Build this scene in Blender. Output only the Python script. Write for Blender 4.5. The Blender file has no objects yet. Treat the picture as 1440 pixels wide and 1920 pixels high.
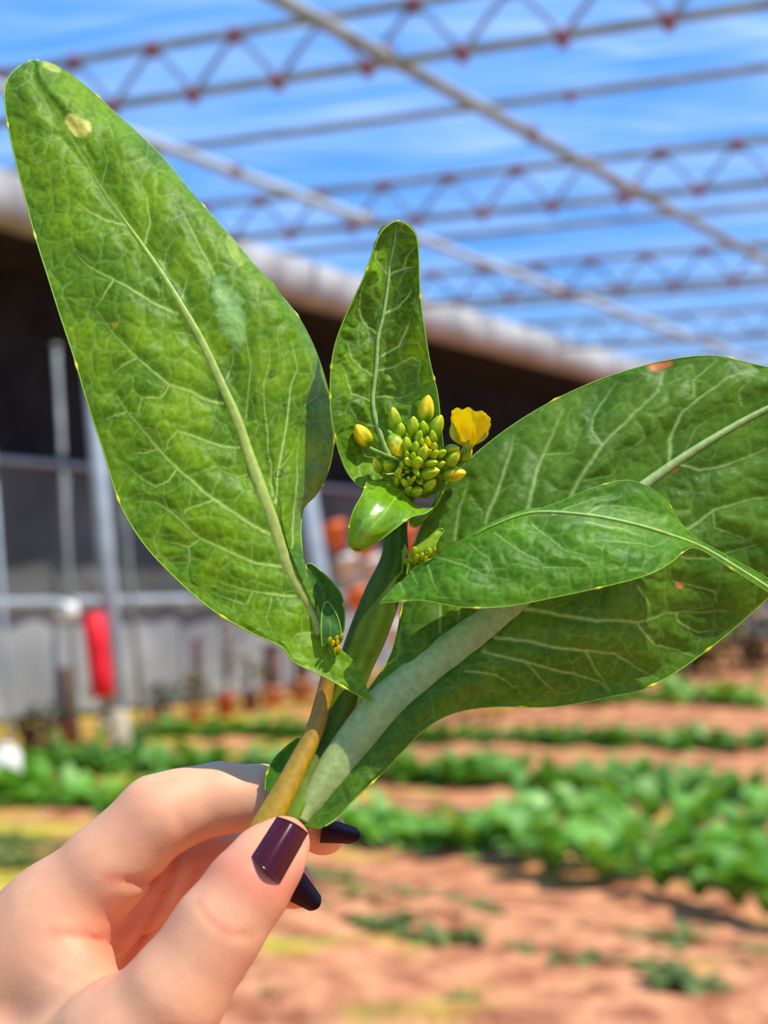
import bpy, math, random
import numpy as np
from mathutils import Vector, Matrix

# ------------------------------------------------------------------ camera, world, sun, exposure
SC = bpy.context.scene
COL = SC.collection
F_PX, CX, CY = 2900.0, 720.0, 960.0
CAMH = 1.3
TH = math.atan(120.0 / F_PX)
CT, ST = math.cos(TH), math.sin(TH)
cam_d = bpy.data.cameras.new('camera')
cam_d.sensor_fit = 'VERTICAL'; cam_d.sensor_height = 36.0
cam_d.lens = F_PX / 1920.0 * 36.0
cam_d.clip_start = 0.02; cam_d.clip_end = 400
cam_d.dof.use_dof = True
cam_d.dof.focus_distance = 0.358
cam_d.dof.aperture_fstop = 14.5
cam = bpy.data.objects.new('camera', cam_d)
cam.location = (0, 0, CAMH); cam.rotation_euler = (math.pi / 2 + TH, 0, 0)
COL.objects.link(cam); SC.camera = cam

world = bpy.data.worlds.new('world'); SC.world = world
world.use_nodes = True
wn, wl = world.node_tree.nodes, world.node_tree.links
wn.clear()
wo = wn.new('ShaderNodeOutputWorld'); wb = wn.new('ShaderNodeBackground')
tc = wn.new('ShaderNodeTexCoord'); sx = wn.new('ShaderNodeSeparateXYZ'); rp = wn.new('ShaderNodeValToRGB')
wl.new(tc.outputs['Generated'], sx.inputs[0]); wl.new(sx.outputs['Z'], rp.inputs[0])
rp.color_ramp.elements[0].position = 0.0; rp.color_ramp.elements[0].color = (0.36, 0.64, 0.96, 1)
rp.color_ramp.elements[1].position = 0.22; rp.color_ramp.elements[1].color = (0.05, 0.34, 0.96, 1)
wl.new(rp.outputs[0], wb.inputs['Color']); wb.inputs['Strength'].default_value = 1.06
wl.new(wb.outputs[0], wo.inputs[0])

SUN_DIR = Vector((0.44, -0.25, 0.86)).normalized()
sd = bpy.data.lights.new('sun', 'SUN'); sd.energy = 6.0; sd.angle = math.radians(0.55); sd.color = (1.0, 0.94, 0.82)
sun = bpy.data.objects.new('sun', sd); COL.objects.link(sun)
sun.rotation_euler = SUN_DIR.to_track_quat('Z', 'Y').to_euler(); sun.location = (4, -4, 12)

vs = SC.view_settings
vs.view_transform = 'Standard'; vs.look = 'None'; vs.gamma = 1.0; vs.use_curve_mapping = False
vs.exposure = 0.0

# ------------------------------------------------------------------ helpers
rnd = random.Random(7)

def U(pts):
    """(px, py, depth) -> world, numpy (...,3)"""
    a = np.asarray(pts, float)
    d = a[..., 2]; x = (a[..., 0] - CX) / F_PX * d; u = -(a[..., 1] - CY) / F_PX * d
    return np.stack([x, CT * d - ST * u, CAMH + ST * d + CT * u], -1)

def UV3(px, py, d): return Vector(U((px, py, d)).tolist())

def G(px, py, z=0.0):
    """the ground point seen at that pixel"""
    r = U((px, py, 1.0)) - np.array([0, 0, CAMH])
    t = (z - CAMH) / r[2]
    return Vector((r[0] * t, r[1] * t, z))

def lin(r, g, b):
    def f(c):
        c = c / 255.0
        return c / 12.92 if c <= 0.04045 else ((c + 0.055) / 1.055) ** 2.4
    return (f(r), f(g), f(b))

def tag(o, label=None, cat=None, group=None, kind=None):
    if label: o['label'] = label
    if cat: o['category'] = cat
    if group: o['group'] = group
    if kind: o['kind'] = kind
    return o

def empty(name, loc=(0, 0, 0), **k):
    o = bpy.data.objects.new(name, None); o.location = loc; o.empty_display_size = 0.05
    COL.objects.link(o); return tag(o, **k)

def link(name, me, parent=None, local=False):
    o = bpy.data.objects.new(name, me); COL.objects.link(o)
    if parent is not None:
        o.parent = parent
        if parent.type == 'EMPTY' and not local:
            o.matrix_parent_inverse = Matrix.Translation(-Vector(parent.location))
    return o

def mesh_np(name, verts, faces, mat=None, smooth=True, col=None):
    """verts (N,3); faces: int array (M,4)/(M,3) or a list of lists"""
    me = bpy.data.meshes.new(name)
    v = np.asarray(verts, np.float32)
    if isinstance(faces, np.ndarray):
        k = faces.shape[1]; m = faces.shape[0]
        me.vertices.add(len(v)); me.vertices.foreach_set('co', v.ravel())
        me.loops.add(m * k); me.loops.foreach_set('vertex_index', faces.astype(np.int32).ravel())
        me.polygons.add(m)
        me.polygons.foreach_set('loop_start', np.arange(0, m * k, k, dtype=np.int32))
        me.update(calc_edges=True)
    else:
        me.from_pydata([tuple(p) for p in v.tolist()], [], faces); me.update()
    if smooth and len(me.polygons):
        me.polygons.foreach_set('use_smooth', np.ones(len(me.polygons), dtype=bool))
    if col is not None:
        at = me.attributes.new('col', 'FLOAT_COLOR', 'POINT')
        c = np.ones((len(v), 4), np.float32); c[:, :3] = col
        at.data.foreach_set('color', c.ravel())
    if mat: me.materials.append(mat)
    me.update()
    return me

def grid_faces(nu, nv, wrap=False):
    i = np.arange(nu - 1)[:, None]
    j = np.arange(nv if wrap else nv - 1)[None, :]
    a = i * nv + j; b = i * nv + (j + 1) % nv; c = (i + 1) * nv + (j + 1) % nv; d = (i + 1) * nv + j
    return np.stack([a, b, c, d], -1).reshape(-1, 4)

def cr(A, ts):
    """Catmull-Rom along axis 0 at parameters ts"""
    A = np.asarray(A, float); K = len(A)
    P = np.concatenate([(2 * A[0] - A[1])[None], A, (2 * A[-1] - A[-2])[None]], 0)
    i = np.clip(np.floor(ts).astype(int), 0, K - 2); f = (ts - i).reshape((-1,) + (1,) * (A.ndim - 1))
    p0, p1, p2, p3 = P[i], P[i + 1], P[i + 2], P[i + 3]
    return 0.5 * (2 * p1 + (p2 - p0) * f + (2 * p0 - 5 * p1 + 4 * p2 - p3) * f ** 2 + (3 * p1 - p0 - 3 * p2 + p3) * f ** 3)

def vnoise(x, y, seed=0):
    xi = np.floor(x).astype(np.int64); yi = np.floor(y).astype(np.int64); fx = x - xi; fy = y - yi
    def h(a, b):
        n = (a * 374761393 + b * 668265263 + seed * 974634777) & 0xffffffff
        n = ((n ^ (n >> 13)) * 1274126177) & 0xffffffff
        return ((n ^ (n >> 16)) & 0xffff) / 65535.0
    fx = fx * fx * (3 - 2 * fx); fy = fy * fy * (3 - 2 * fy)
    return (h(xi, yi) * (1 - fx) + h(xi + 1, yi) * fx) * (1 - fy) + (h(xi, yi + 1) * (1 - fx) + h(xi + 1, yi + 1) * fx) * fy

def vor(x, y, seed=0):
    """distance to the nearest cell border of a jittered grid, in cells"""
    xi = np.floor(x).astype(np.int64); yi = np.floor(y).astype(np.int64)
    f1 = np.full(x.shape, 9.0); f2 = np.full(x.shape, 9.0)
    def h(a, b, s):
        n = (a * 374761393 + b * 668265263 + (seed + s) * 974634777) & 0xffffffff
        n = ((n ^ (n >> 13)) * 1274126177) & 0xffffffff
        return ((n ^ (n >> 16)) & 0xffff) / 65535.0
    for di in (-1, 0, 1):
        for dj in (-1, 0, 1):
            a, b = xi + di, yi + dj
            d = np.hypot(a + 0.1 + 0.8 * h(a, b, 1) - x, b + 0.1 + 0.8 * h(a, b, 2) - y)
            m = d < f1
            f2 = np.where(m, f1, np.minimum(f2, d)); f1 = np.where(m, d, f1)
    return (f2 - f1) * 0.5

def seg_dist(x, y, pts, pad=60):
    """distance to a polyline and the parameter (0..1) along it"""
    best = np.full(x.shape, 1e3); par = np.zeros(x.shape)
    pts = np.asarray(pts, float); n = len(pts) - 1
    bx0, by0 = pts.min(0) - pad; bx1, by1 = pts.max(0) + pad
    m = (x > bx0) & (x < bx1) & (y > by0) & (y < by1)
    if not m.any(): return best, par
    xx, yy = x[m], y[m]; bb = best[m]; pp = par[m]
    for k in range(n):
        a, b = pts[k], pts[k + 1]; ab = b - a; L = max(ab @ ab, 1e-9)
        t = np.clip(((xx - a[0]) * ab[0] + (yy - a[1]) * ab[1]) / L, 0, 1)
        d = np.hypot(xx - a[0] - t * ab[0], yy - a[1] - t * ab[1])
        q = d < bb
        bb = np.where(q, d, bb); pp = np.where(q, (k + t) / n, pp)
    best[m] = bb; par[m] = pp
    return best, par

def frame_dirs(P):
    T = np.gradient(P, axis=0); T /= np.maximum(np.linalg.norm(T, axis=1, keepdims=True), 1e-12)
    return T

VIEW = np.array([0, CT, ST])

def tube(P, ra, rb=None, n=12, ref=None, close=True):
    """closed tube; ra = radius along side, rb = radius along ref (towards the viewer)"""
    P = np.asarray(P, float); N = len(P); ra = np.broadcast_to(ra, N); rb = ra if rb is None else np.broadcast_to(rb, N)
    T = frame_dirs(P); ref = -VIEW if ref is None else np.asarray(ref, float)
    if np.abs(T @ ref).max() > 0.95: ref = np.array([0.37, 0.2, 0.9]); ref = ref / np.linalg.norm(ref)
    S = np.cross(T, ref); S /= np.maximum(np.linalg.norm(S, axis=1, keepdims=True), 1e-9)
    R = np.cross(S, T)
    a = np.linspace(0, 2 * np.pi, n, endpoint=False)
    V = P[:, None] + S[:, None] * (ra[:, None] * np.cos(a))[..., None] + R[:, None] * (rb[:, None] * np.sin(a))[..., None]
    V = V.reshape(-1, 3); Fq = grid_faces(N, n, True)
    if close:
        V = np.concatenate([V, P[:1], P[-1:]])
        j = np.arange(n); c0 = N * n; c1 = c0 + 1
        f0 = np.stack([np.full(n, c0), (j + 1) % n, j, j], -1); o = (N - 1) * n
        f1 = np.stack([np.full(n, c1), o + j, o + (j + 1) % n, o + (j + 1) % n], -1)
        faces = Fq.tolist() + [[int(q) for q in f[:3]] for f in f0] + [[int(q) for q in f[:3]] for f in f1]
        return V, faces
    return V, Fq

def lathe(prof, base, axis, n=14, lobes=0, amp=0.0, side=None):
    """prof: (t, r) pairs along the axis (absolute lengths)"""
    prof = np.asarray(prof, float); ax = np.asarray(axis, float); ax = ax / np.linalg.norm(ax)
    s = np.cross(ax, [0.3, 0.9, 0.2] if abs(ax[2]) > 0.8 else [0, 0, 1]); s /= np.linalg.norm(s); r = np.cross(ax, s)
    a = np.linspace(0, 2 * np.pi, n, endpoint=False); w = 1 + amp * np.cos(lobes * a)
    V = np.asarray(base)[None, None] + ax * prof[:, 0][:, None, None] + (s * np.cos(a)[:, None] + r * np.sin(a)[:, None])[None] * (prof[:, 1][:, None] * w[None])[..., None]
    return V.reshape(-1, 3), grid_faces(len(prof), n, True)

def boxv(c, sx_, sy_, sz_, ax=(1, 0, 0)):
    ax = np.array([ax[0], ax[1], 0.0]); ax /= np.linalg.norm(ax); ay = np.array([-ax[1], ax[0], 0]); az = np.array([0, 0, 1.0])
    V = [np.asarray(c) + ax * sx_ * i + ay * sy_ * j + az * sz_ * k for i in (-.5, .5) for j in (-.5, .5) for k in (-.5, .5)]
    return np.array(V), [[0, 1, 3, 2], [4, 6, 7, 5], [0, 4, 5, 1], [2, 3, 7, 6], [0, 2, 6, 4], [1, 5, 7, 3]]

class MB:
    def __init__(s): s.v = []; s.f = []; s.n = 0; s.c = []
    def add(s, V, Fc, col=None):
        V = np.asarray(V); o = s.n
        s.v.append(V); s.f += [[int(i) + o for i in f] for f in (Fc.tolist() if isinstance(Fc, np.ndarray) else Fc)]; s.n += len(V)
        if col is not None: s.c.append(np.broadcast_to(np.asarray(col, float), (len(V), 3)))
        return s
    def build(s, name, mat, parent=None, smooth=True, local=False):
        return link(name, s.mesh(name, mat, smooth), parent, local)
    def mesh(s, name, mat, smooth=True):
        return mesh_np(name, np.concatenate(s.v), s.f, mat, smooth, np.concatenate(s.c) if s.c else None)

# ------------------------------------------------------------------ materials
def newmat(name):
    m = bpy.data.materials.new(name); m.use_nodes = True; nt = m.node_tree; nt.nodes.clear()
    return m, nt.nodes, nt.links, nt.nodes.new('ShaderNodeOutputMaterial')

def mat(name, c1, c2=None, rough=0.6, scale=20.0, spec=0.5, bump=0.0, bscale=None, attr=False, transl=0.0, tcol=None, sss=0.0, coat=0.0, metal=0.0, detail=4.0, namt=1.0):
    m, N, L, out = newmat(name)
    b = N.new('ShaderNodeBsdfPrincipled'); b.inputs['Roughness'].default_value = rough
    b.inputs['Specular IOR Level'].default_value = spec; b.inputs['Metallic'].default_value = metal
    b.inputs['Coat Weight'].default_value = coat; b.inputs['Coat Roughness'].default_value = 0.06
    tc = N.new('ShaderNodeTexCoord'); no = N.new('ShaderNodeTexNoise'); no.inputs['Scale'].default_value = scale; no.inputs['Detail'].default_value = detail
    L.new(tc.outputs['Object'], no.inputs['Vector'])
    if attr:
        at = N.new('ShaderNodeAttribute'); at.attribute_name = 'col'
        mp = N.new('ShaderNodeMapRange'); mp.inputs[1].default_value = 0.3; mp.inputs[2].default_value = 0.7; mp.inputs[3].default_value = 1 - 0.18 * namt; mp.inputs[4].default_value = 1 + 0.18 * namt
        L.new(no.outputs['Fac'], mp.inputs[0])
        mx = N.new('ShaderNodeVectorMath'); mx.operation = 'SCALE'
        L.new(at.outputs['Color'], mx.inputs[0]); L.new(mp.outputs[0], mx.inputs['Scale']); csock = mx.outputs[0]
    else:
        r = N.new('ShaderNodeValToRGB'); r.color_ramp.elements[0].position = 0.35; r.color_ramp.elements[1].position = 0.65
        c2 = c2 or tuple(v * 0.8 for v in c1)
        r.color_ramp.elements[0].color = (*c2, 1); r.color_ramp.elements[1].color = (*c1, 1)
        L.new(no.outputs['Fac'], r.inputs[0]); csock = r.outputs[0]
    L.new(csock, b.inputs['Base Color'])
    if sss:
        b.inputs['Subsurface Weight'].default_value = sss; b.inputs['Subsurface Radius'].default_value = (1.0, 0.35, 0.2); b.inputs['Subsurface Scale'].default_value = 0.0025
    if bump:
        bn = N.new('ShaderNodeTexNoise'); bn.inputs['Scale'].default_value = bscale or scale * 4; bn.inputs['Detail'].default_value = 3
        L.new(tc.outputs['Object'], bn.inputs['Vector'])
        bp = N.new('ShaderNodeBump'); bp.inputs['Strength'].default_value = bump; bp.inputs['Distance'].default_value = 0.3 / (bscale or scale * 4)
        L.new(bn.outputs['Fac'], bp.inputs['Height']); L.new(bp.outputs[0], b.inputs['Normal'])
    last = b.outputs[0]
    if transl:
        t = N.new('ShaderNodeBsdfTranslucent')
        tm = N.new('ShaderNodeVectorMath'); tm.operation = 'MULTIPLY'; tm.inputs[1].default_value = tcol or (1.5, 1.25, 0.5)
        L.new(csock, tm.inputs[0]); L.new(tm.outputs[0], t.inputs['Color'])
        mxs = N.new('ShaderNodeMixShader'); mxs.inputs[0].default_value = transl
        L.new(last, mxs.inputs[1]); L.new(t.outputs[0], mxs.inputs[2]); last = mxs.outputs[0]
    L.new(last, out.inputs[0])
    return m

M = {}
M['leaf'] = mat('leaf_blade', (1, 1, 1), rough=0.46, scale=700, attr=True, transl=0.22, tcol=(1.5, 1.3, 0.3), bump=0.30, bscale=2600, spec=0.17)
M['leaf_gloss'] = mat('leaf_gloss', (1, 1, 1), rough=0.26, scale=700, attr=True, transl=0.22, bump=0.12, bscale=1500, spec=0.6)
M['rib'] = mat('midrib', (1, 1, 1), rough=0.45, scale=600, attr=True, transl=0.12, bump=0.15, bscale=2500)
M['rim'] = mat('leaf_rim', lin(178, 200, 70), lin(140, 180, 50), rough=0.4, scale=500, transl=0.3)
M['stem'] = mat('stem', (1, 1, 1), rough=0.55, scale=400, attr=True, spec=0.18)
M['bud'] = mat('bud', (1, 1, 1), rough=0.38, scale=900, attr=True, spec=0.45, transl=0.08)
M['petal'] = mat('petal', lin(255, 232, 10), lin(255, 218, 0), rough=0.5, scale=500, transl=0.3, tcol=(1.0, 1.0, 0.5), spec=0.3)
M['skin'] = mat('skin', (1, 1, 1), rough=0.55, scale=220, attr=True, sss=0.22, bump=0.3, bscale=1500, spec=0.4, namt=0.25)
M['nail'] = mat('nail_polish', lin(70, 7, 22), lin(64, 6, 18), rough=0.2, scale=300, coat=0.1, spec=0.3)
M['nail_dark'] = mat('nail_polish_dark', lin(58, 18, 22), lin(50, 14, 18), rough=0.45, scale=300, coat=0.0, spec=0.1)
M['water'], _N, _L, _o = newmat('water')
_g = _N.new('ShaderNodeBsdfGlass'); _g.inputs['IOR'].default_value = 1.33; _g.inputs['Roughness'].default_value = 0.0
_L.new(_g.outputs[0], _o.inputs[0])

# soil
def soil_mat():
    m, N, L, out = newmat('soil')
    b = N.new('ShaderNodeBsdfPrincipled'); b.inputs['Roughness'].default_value = 0.95; b.inputs['Specular IOR Level'].default_value = 0.1
    tc = N.new('ShaderNodeTexCoord')
    def noise(s, d=5.0):
        n = N.new('ShaderNodeTexNoise'); n.inputs['Scale'].default_value = s; n.inputs['Detail'].default_value = d
        L.new(tc.outputs['Object'], n.inputs['Vector']); return n.outputs['Fac']
    def ramp(f, p0, c0, p1, c1):
        r = N.new('ShaderNodeValToRGB'); r.color_ramp.elements[0].position = p0; r.color_ramp.elements[1].position = p1
        r.color_ramp.elements[0].color = (*c0, 1); r.color_ramp.elements[1].color = (*c1, 1); L.new(f, r.inputs[0]); return r.outputs[0]
    def mix(f, a, c):
        x = N.new('ShaderNodeMix'); x.data_type = 'RGBA'; L.new(f, x.inputs[0]); L.new(a, x.inputs[6])
        if isinstance(c, tuple): x.inputs[7].default_value = (*c, 1)
        else: L.new(c, x.inputs[7])
        return x.outputs[2]
    base = ramp(noise(5.5), 0.36, lin(166, 100, 68), 0.62, lin(232, 160, 112))
    fine = ramp(noise(40), 0.3, (0.7, 0.7, 0.7), 0.7, (1.1, 1.1, 1.1))
    mm = N.new('ShaderNodeMix'); mm.data_type = 'RGBA'; mm.blend_type = 'MULTIPLY'; mm.inputs[0].default_value = 1
    L.new(base, mm.inputs[6]); L.new(fine, mm.inputs[7])
    # mossy and straw-coloured patches; more of them towards the curtain side
    sp = N.new('ShaderNodeSeparateXYZ'); L.new(tc.outputs['Object'], sp.inputs[0])
    mr = N.new('ShaderNodeMapRange'); mr.inputs[1].default_value = 0.3; mr.inputs[2].default_value = -1.2; mr.inputs[3].default_value = -0.06; mr.inputs[4].default_value = 0.14
    L.new(sp.outputs['X'], mr.inputs[0])
    ad = N.new('ShaderNodeMath'); ad.operation = 'ADD'; L.new(noise(1.7), ad.inputs[0]); L.new(mr.outputs[0], ad.inputs[1])
    fac = ramp(ad.outputs[0], 0.52, (0, 0, 0), 0.68, (0.8, 0.8, 0.8))
    gcol = ramp(noise(3.1), 0.4, lin(140, 158, 44), 0.62, lin(220, 182, 66))
    L.new(mix(fac, mm.outputs[2], gcol), b.inputs['Base Color'])
    bn = N.new('ShaderNodeTexNoise'); bn.inputs['Scale'].default_value = 25; L.new(tc.outputs['Object'], bn.inputs['Vector'])
    bp = N.new('ShaderNodeBump'); bp.inputs['Strength'].default_value = 0.6; bp.inputs['Distance'].default_value = 0.03
    L.new(bn.outputs['Fac'], bp.inputs['Height']); L.new(bp.outputs[0], b.inputs['Normal'])
    L.new(b.outputs[0], out.inputs[0]); return m
M['soil'] = soil_mat()

def film_mat():
    m, N, L, out = newmat('roof_film')
    tc = N.new('ShaderNodeTexCoord')
    def streak(rot, s, stretch):
        mp = N.new('ShaderNodeMapping'); mp.inputs['Rotation'].default_value = (0, 0, rot); mp.inputs['Scale'].default_value = (s, s * stretch, 1)
        L.new(tc.outputs['Object'], mp.inputs[0]); n = N.new('ShaderNodeTexNoise'); n.inputs['Scale'].default_value = 1; n.inputs['Detail'].default_value = 4; n.inputs['Distortion'].default_value = 0.6
        L.new(mp.outputs[0], n.inputs['Vector']); return n.outputs['Fac']
    a = streak(0.9, 0.5, 7); b_ = streak(-0.25, 0.4, 6); c = streak(0.3, 0.35, 1.2)
    def rampf(f, p0, p1, v):
        r = N.new('ShaderNodeMapRange'); r.inputs[1].default_value = p0; r.inputs[2].default_value = p1; r.inputs[3].default_value = 0; r.inputs[4].default_value = v; L.new(f, r.inputs[0]); return r.outputs[0]
    s1 = N.new('ShaderNodeMath'); s1.operation = 'ADD'; L.new(rampf(a, 0.5, 0.8, 0.20), s1.inputs[0]); L.new(rampf(b_, 0.5, 0.8, 0.16), s1.inputs[1])
    s2 = N.new('ShaderNodeMath'); s2.operation = 'ADD'; L.new(s1.outputs[0], s2.inputs[0]); L.new(rampf(c, 0.4, 0.75, 0.16), s2.inputs[1])
    s3 = N.new('ShaderNodeMath'); s3.operation = 'ADD'; L.new(s2.outputs[0], s3.inputs[0]); s3.inputs[1].default_value = 0.06
    tr = N.new('ShaderNodeBsdfTransparent'); tr.inputs[0].default_value = (0.97, 0.98, 1, 1)
    tl = N.new('ShaderNodeBsdfTranslucent'); tl.inputs[0].default_value = (0.75, 0.78, 0.85, 1)
    mx = N.new('ShaderNodeMixShader'); L.new(s3.outputs[0], mx.inputs[0]); L.new(tr.outputs[0], mx.inputs[1]); L.new(tl.outputs[0], mx.inputs[2])
    L.new(mx.outputs[0], out.inputs[0]); return m
M['film'] = film_mat()

M['steel'] = mat('galvanised_steel', lin(158, 162, 156), lin(126, 132, 130), rough=0.55, scale=6, metal=0.05)
M['steel_light'] = mat('pale_steel', lin(188, 200, 206), lin(165, 178, 186), rough=0.55, scale=5)
M['clamp'] = mat('red_clamp', lin(160, 92, 92), lin(138, 78, 80), rough=0.6, scale=30)
M['gutter'] = mat('gutter', lin(186, 184, 178), lin(150, 148, 144), rough=0.7, scale=3)
M['net'] = mat('shade_net', lin(52, 50, 50), lin(38, 36, 37), rough=0.95, scale=2.5, spec=0.05)
M['curtain'] = mat('curtain', lin(165, 166, 164), lin(132, 134, 134), rough=0.7, scale=1.3, spec=0.2)
M['curtain_dark'] = mat('curtain_dark', lin(108, 108, 104), lin(84, 84, 82), rough=0.85, scale=1.3, spec=0.1)
M['rail'] = mat('rail', lin(170, 180, 188), rough=0.6, scale=5)
M['concrete'] = mat('concrete', lin(205, 190, 160), lin(180, 165, 135), rough=0.9, scale=12)
M['red'] = mat('red_paint', lin(250, 14, 34), lin(235, 8, 26), rough=0.5, scale=8)
M['white'] = mat('white_plastic', lin(248, 244, 232), lin(238, 234, 222), rough=0.6, scale=8)
M['cream'] = mat('cream_plastic', lin(236, 228, 212), lin(222, 214, 198), rough=0.7, scale=8)
M['orange'] = mat('orange_plastic', lin(250, 128, 62), lin(242, 112, 50), rough=0.6, scale=8)
M['terracotta'] = mat('terracotta', lin(206, 96, 74), lin(185, 84, 62), rough=0.8, scale=14)
M['peach'] = mat('peach_clay', lin(220, 155, 112), lin(200, 135, 95), rough=0.85, scale=14)
M['tan'] = mat('tan_clay', lin(208, 160, 92), lin(188, 140, 80), rough=0.85, scale=14)
M['bark'] = mat('bark', lin(125, 98, 84), lin(95, 72, 62), rough=0.9, scale=25)
M['maroon'] = mat('maroon_wood', lin(120, 70, 72), lin(95, 56, 60), rough=0.9, scale=20)
M['crop'] = mat('crop_leaf', lin(112, 166, 52), lin(86, 140, 44), rough=0.5, scale=9, transl=0.25)
M['crop_b'] = mat('crop_leaf_bright', lin(140, 196, 74), lin(104, 164, 50), rough=0.45, scale=7, transl=0.25)
M['weed'] = mat('weed_leaf', lin(118, 132, 56), lin(84, 108, 44), rough=0.6, scale=9, transl=0.2)
M['dark_leaf'] = mat('dark_foliage', lin(66, 84, 50), lin(48, 62, 40), rough=0.6, scale=9, transl=0.15)
M['olive_leaf'] = mat('olive_foliage', lin(120, 122, 58), lin(96, 96, 44), rough=0.6, scale=5, transl=0.2)
M['yellow_fl'] = mat('yellow_flower', lin(235, 190, 30), lin(220, 170, 20), rough=0.6, scale=9)

# ------------------------------------------------------------------ setting: ground
AV = np.array([-0.906, 0.423, 0.0]); AV /= np.linalg.norm(AV)
BV = np.array([0.53, 0.848, 0.0]); BV /= np.linalg.norm(BV)
NB = np.array([-BV[1], BV[0], 0.0])                 # away from the planted field

def px_row(pts):
    return [np.array(G(*p)) for p in pts]
ROWS = {
    'a': [(250, 1389), (720, 1394), (1440, 1414)],
    'b': [(60, 1446), (720, 1468), (1440, 1512)],
    'c': [(-40, 1500), (640, 1560), (960, 1608)],
    'd': [(-40, 1590), (420, 1650), (760, 1720), (1300, 1815), (1460, 1850)],
    'e': [(480, 1830), (760, 1890), (1000, 1960)],
    'f': [(1020, 1322), (1440, 1326)],
}
def ground():
    xs = np.concatenate([np.linspace(-30, -5, 30), np.linspace(-4.9, 6, 200), np.linspace(6.2, 34, 60)])
    ys = np.concatenate([np.linspace(-6, 3.0, 20), np.linspace(3.1, 16, 260), np.linspace(16.3, 70, 90)])
    X, Y = np.meshgrid(xs, ys, indexing='ij')
    Z = 0.028 * (vnoise(X * 1.1, Y * 1.1, 3) - 0.5) + 0.035 * (vnoise(X * 4, Y * 4, 5) - 0.5) + 0.02 * (vnoise(X * 11, Y * 11, 6) - 0.5)
    for k, r in ROWS.items():
        r = px_row(r); p = [q[:2] for q in r]
        d, _ = seg_dist(X, Y, p, pad=3.0)
        Z += 0.05 * np.exp(-(d / 0.28) ** 2)
    V = np.stack([X, Y, Z], -1).reshape(-1, 3)
    o = link('ground', mesh_np('ground', V, grid_faces(len(xs), len(ys)), M['soil']))
    tag(o, 'reddish brown soil of the planted field inside the greenhouse', kind='structure')
ground()

# ------------------------------------------------------------------ setting: curtain wall, shading roof, gutter
EA = np.array([-3.52, 10.74, 0.0])
WA = EA + 1.5 * NB
def wall():
    t = np.linspace(-8, 46, 160)
    def sheet(z0, z1, off, wav, mat_, name, parent=None, nz=10):
        z = np.linspace(z0, z1, nz)
        Tm, Zm = np.meshgrid(t, z, indexing='ij')
        w = off + wav * np.sin(Tm * 5.0) + wav * np.sin(Tm * 2.2 + Zm)
        V = (WA + np.zeros(3))[None, None] + BV * Tm[..., None] - NB * w[..., None]; V[..., 2] = Zm
        return link(name, mesh_np(name, V.reshape(-1, 3), grid_faces(len(t), nz), mat_), parent)
    w = sheet(0.0, 3.96, 0.0, 0.015, M['net'], 'wall_left')
    tag(w, 'dark shade net wall behind the row of pots', kind='structure')
    # the lower curtain hangs in overlapping panels
    for k in range(12):
        a, b = -6 + k * 2.6, -6 + k * 2.6 + 2.66
        tt = np.linspace(a, b, 22); z = np.linspace(0.04, 1.08, 5)
        Tm, Zm = np.meshgrid(tt, z, indexing='ij')
        wv = 0.10 + 0.02 * (k % 2) + 0.02 * np.sin(Tm * 7) + 0.012 * np.sin(Tm * 13 + Zm * 2)
        V = WA[None, None] + BV * Tm[..., None] - NB * wv[..., None]; V[..., 2] = Zm
        link('curtain_panel', mesh_np('curtain_panel', V.reshape(-1, 3), grid_faces(22, 5), M['curtain']), w)
        z = np.linspace(1.10, 2.30, 5); Tm, Zm = np.meshgrid(tt, z, indexing='ij')
        V = WA[None, None] + BV * Tm[..., None] - NB * wv[..., None]; V[..., 2] = Zm
        link('upper_panel', mesh_np('upper_panel', V.reshape(-1, 3), grid_faces(22, 5), M['curtain_dark']), w)
    for z, r in ((1.06, 0.045), (2.32, 0.03)):
        P = [WA + BV * s - NB * 0.19 + np.array([0, 0, z]) for s in np.linspace(-7, 30, 8)]
        V, Fc = tube(P, r, n=8, ref=(0, 0, 1)); link('curtain_rail', mesh_np('curtain_rail', V, Fc, M['rail']), w)
    # opaque shading roof between gutter and wall
    P0 = EA + BV * -8 + np.array([0, 0, 4.02]); P1 = EA + BV * 46 + np.array([0, 0, 4.02])
    Q0 = WA + BV * -8 + NB * 0.4 + np.array([0, 0, 3.92]); Q1 = WA + BV * 46 + NB * 0.4 + np.array([0, 0, 3.92])
    mb = MB(); up = np.array([0, 0, 0.05])
    mb.add([P0, P1, Q1, Q0, P0 + up, P1 + up, Q1 + up, Q0 + up], [[3, 2, 1, 0], [4, 5, 6, 7], [0, 1, 5, 4], [1, 2, 6, 5], [2, 3, 7, 6], [3, 0, 4, 7]])
    tag(mb.build('ceiling_side', M['net'], smooth=False), 'black shading cover over the side aisle behind the gutter', kind='structure')
    # gutter: an open trough along the edge
    prof = [(-0.17, 0.30), (-0.16, 0.02), (-0.10, -0.02), (0.10, -0.02), (0.16, 0.02), (0.17, 0.30), (0.20, 0.30), (0.19, 0.0), (0.12, -0.06), (-0.12, -0.06), (-0.19, 0.0), (-0.20, 0.30)]
    ts = np.linspace(-8, 46, 40)
    V = np.array([[EA + BV * s + NB * p[0] + np.array([0, 0, 4.04 + p[1]]) for p in prof] for s in ts]).reshape(-1, 3)
    g = link('trim_gutter', mesh_np('trim_gutter', V, grid_faces(len(ts), len(prof), True), M['gutter'], smooth=False))
    tag(g, 'grey rain gutter along the roof edge above the dark wall', kind='structure')
wall()

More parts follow.
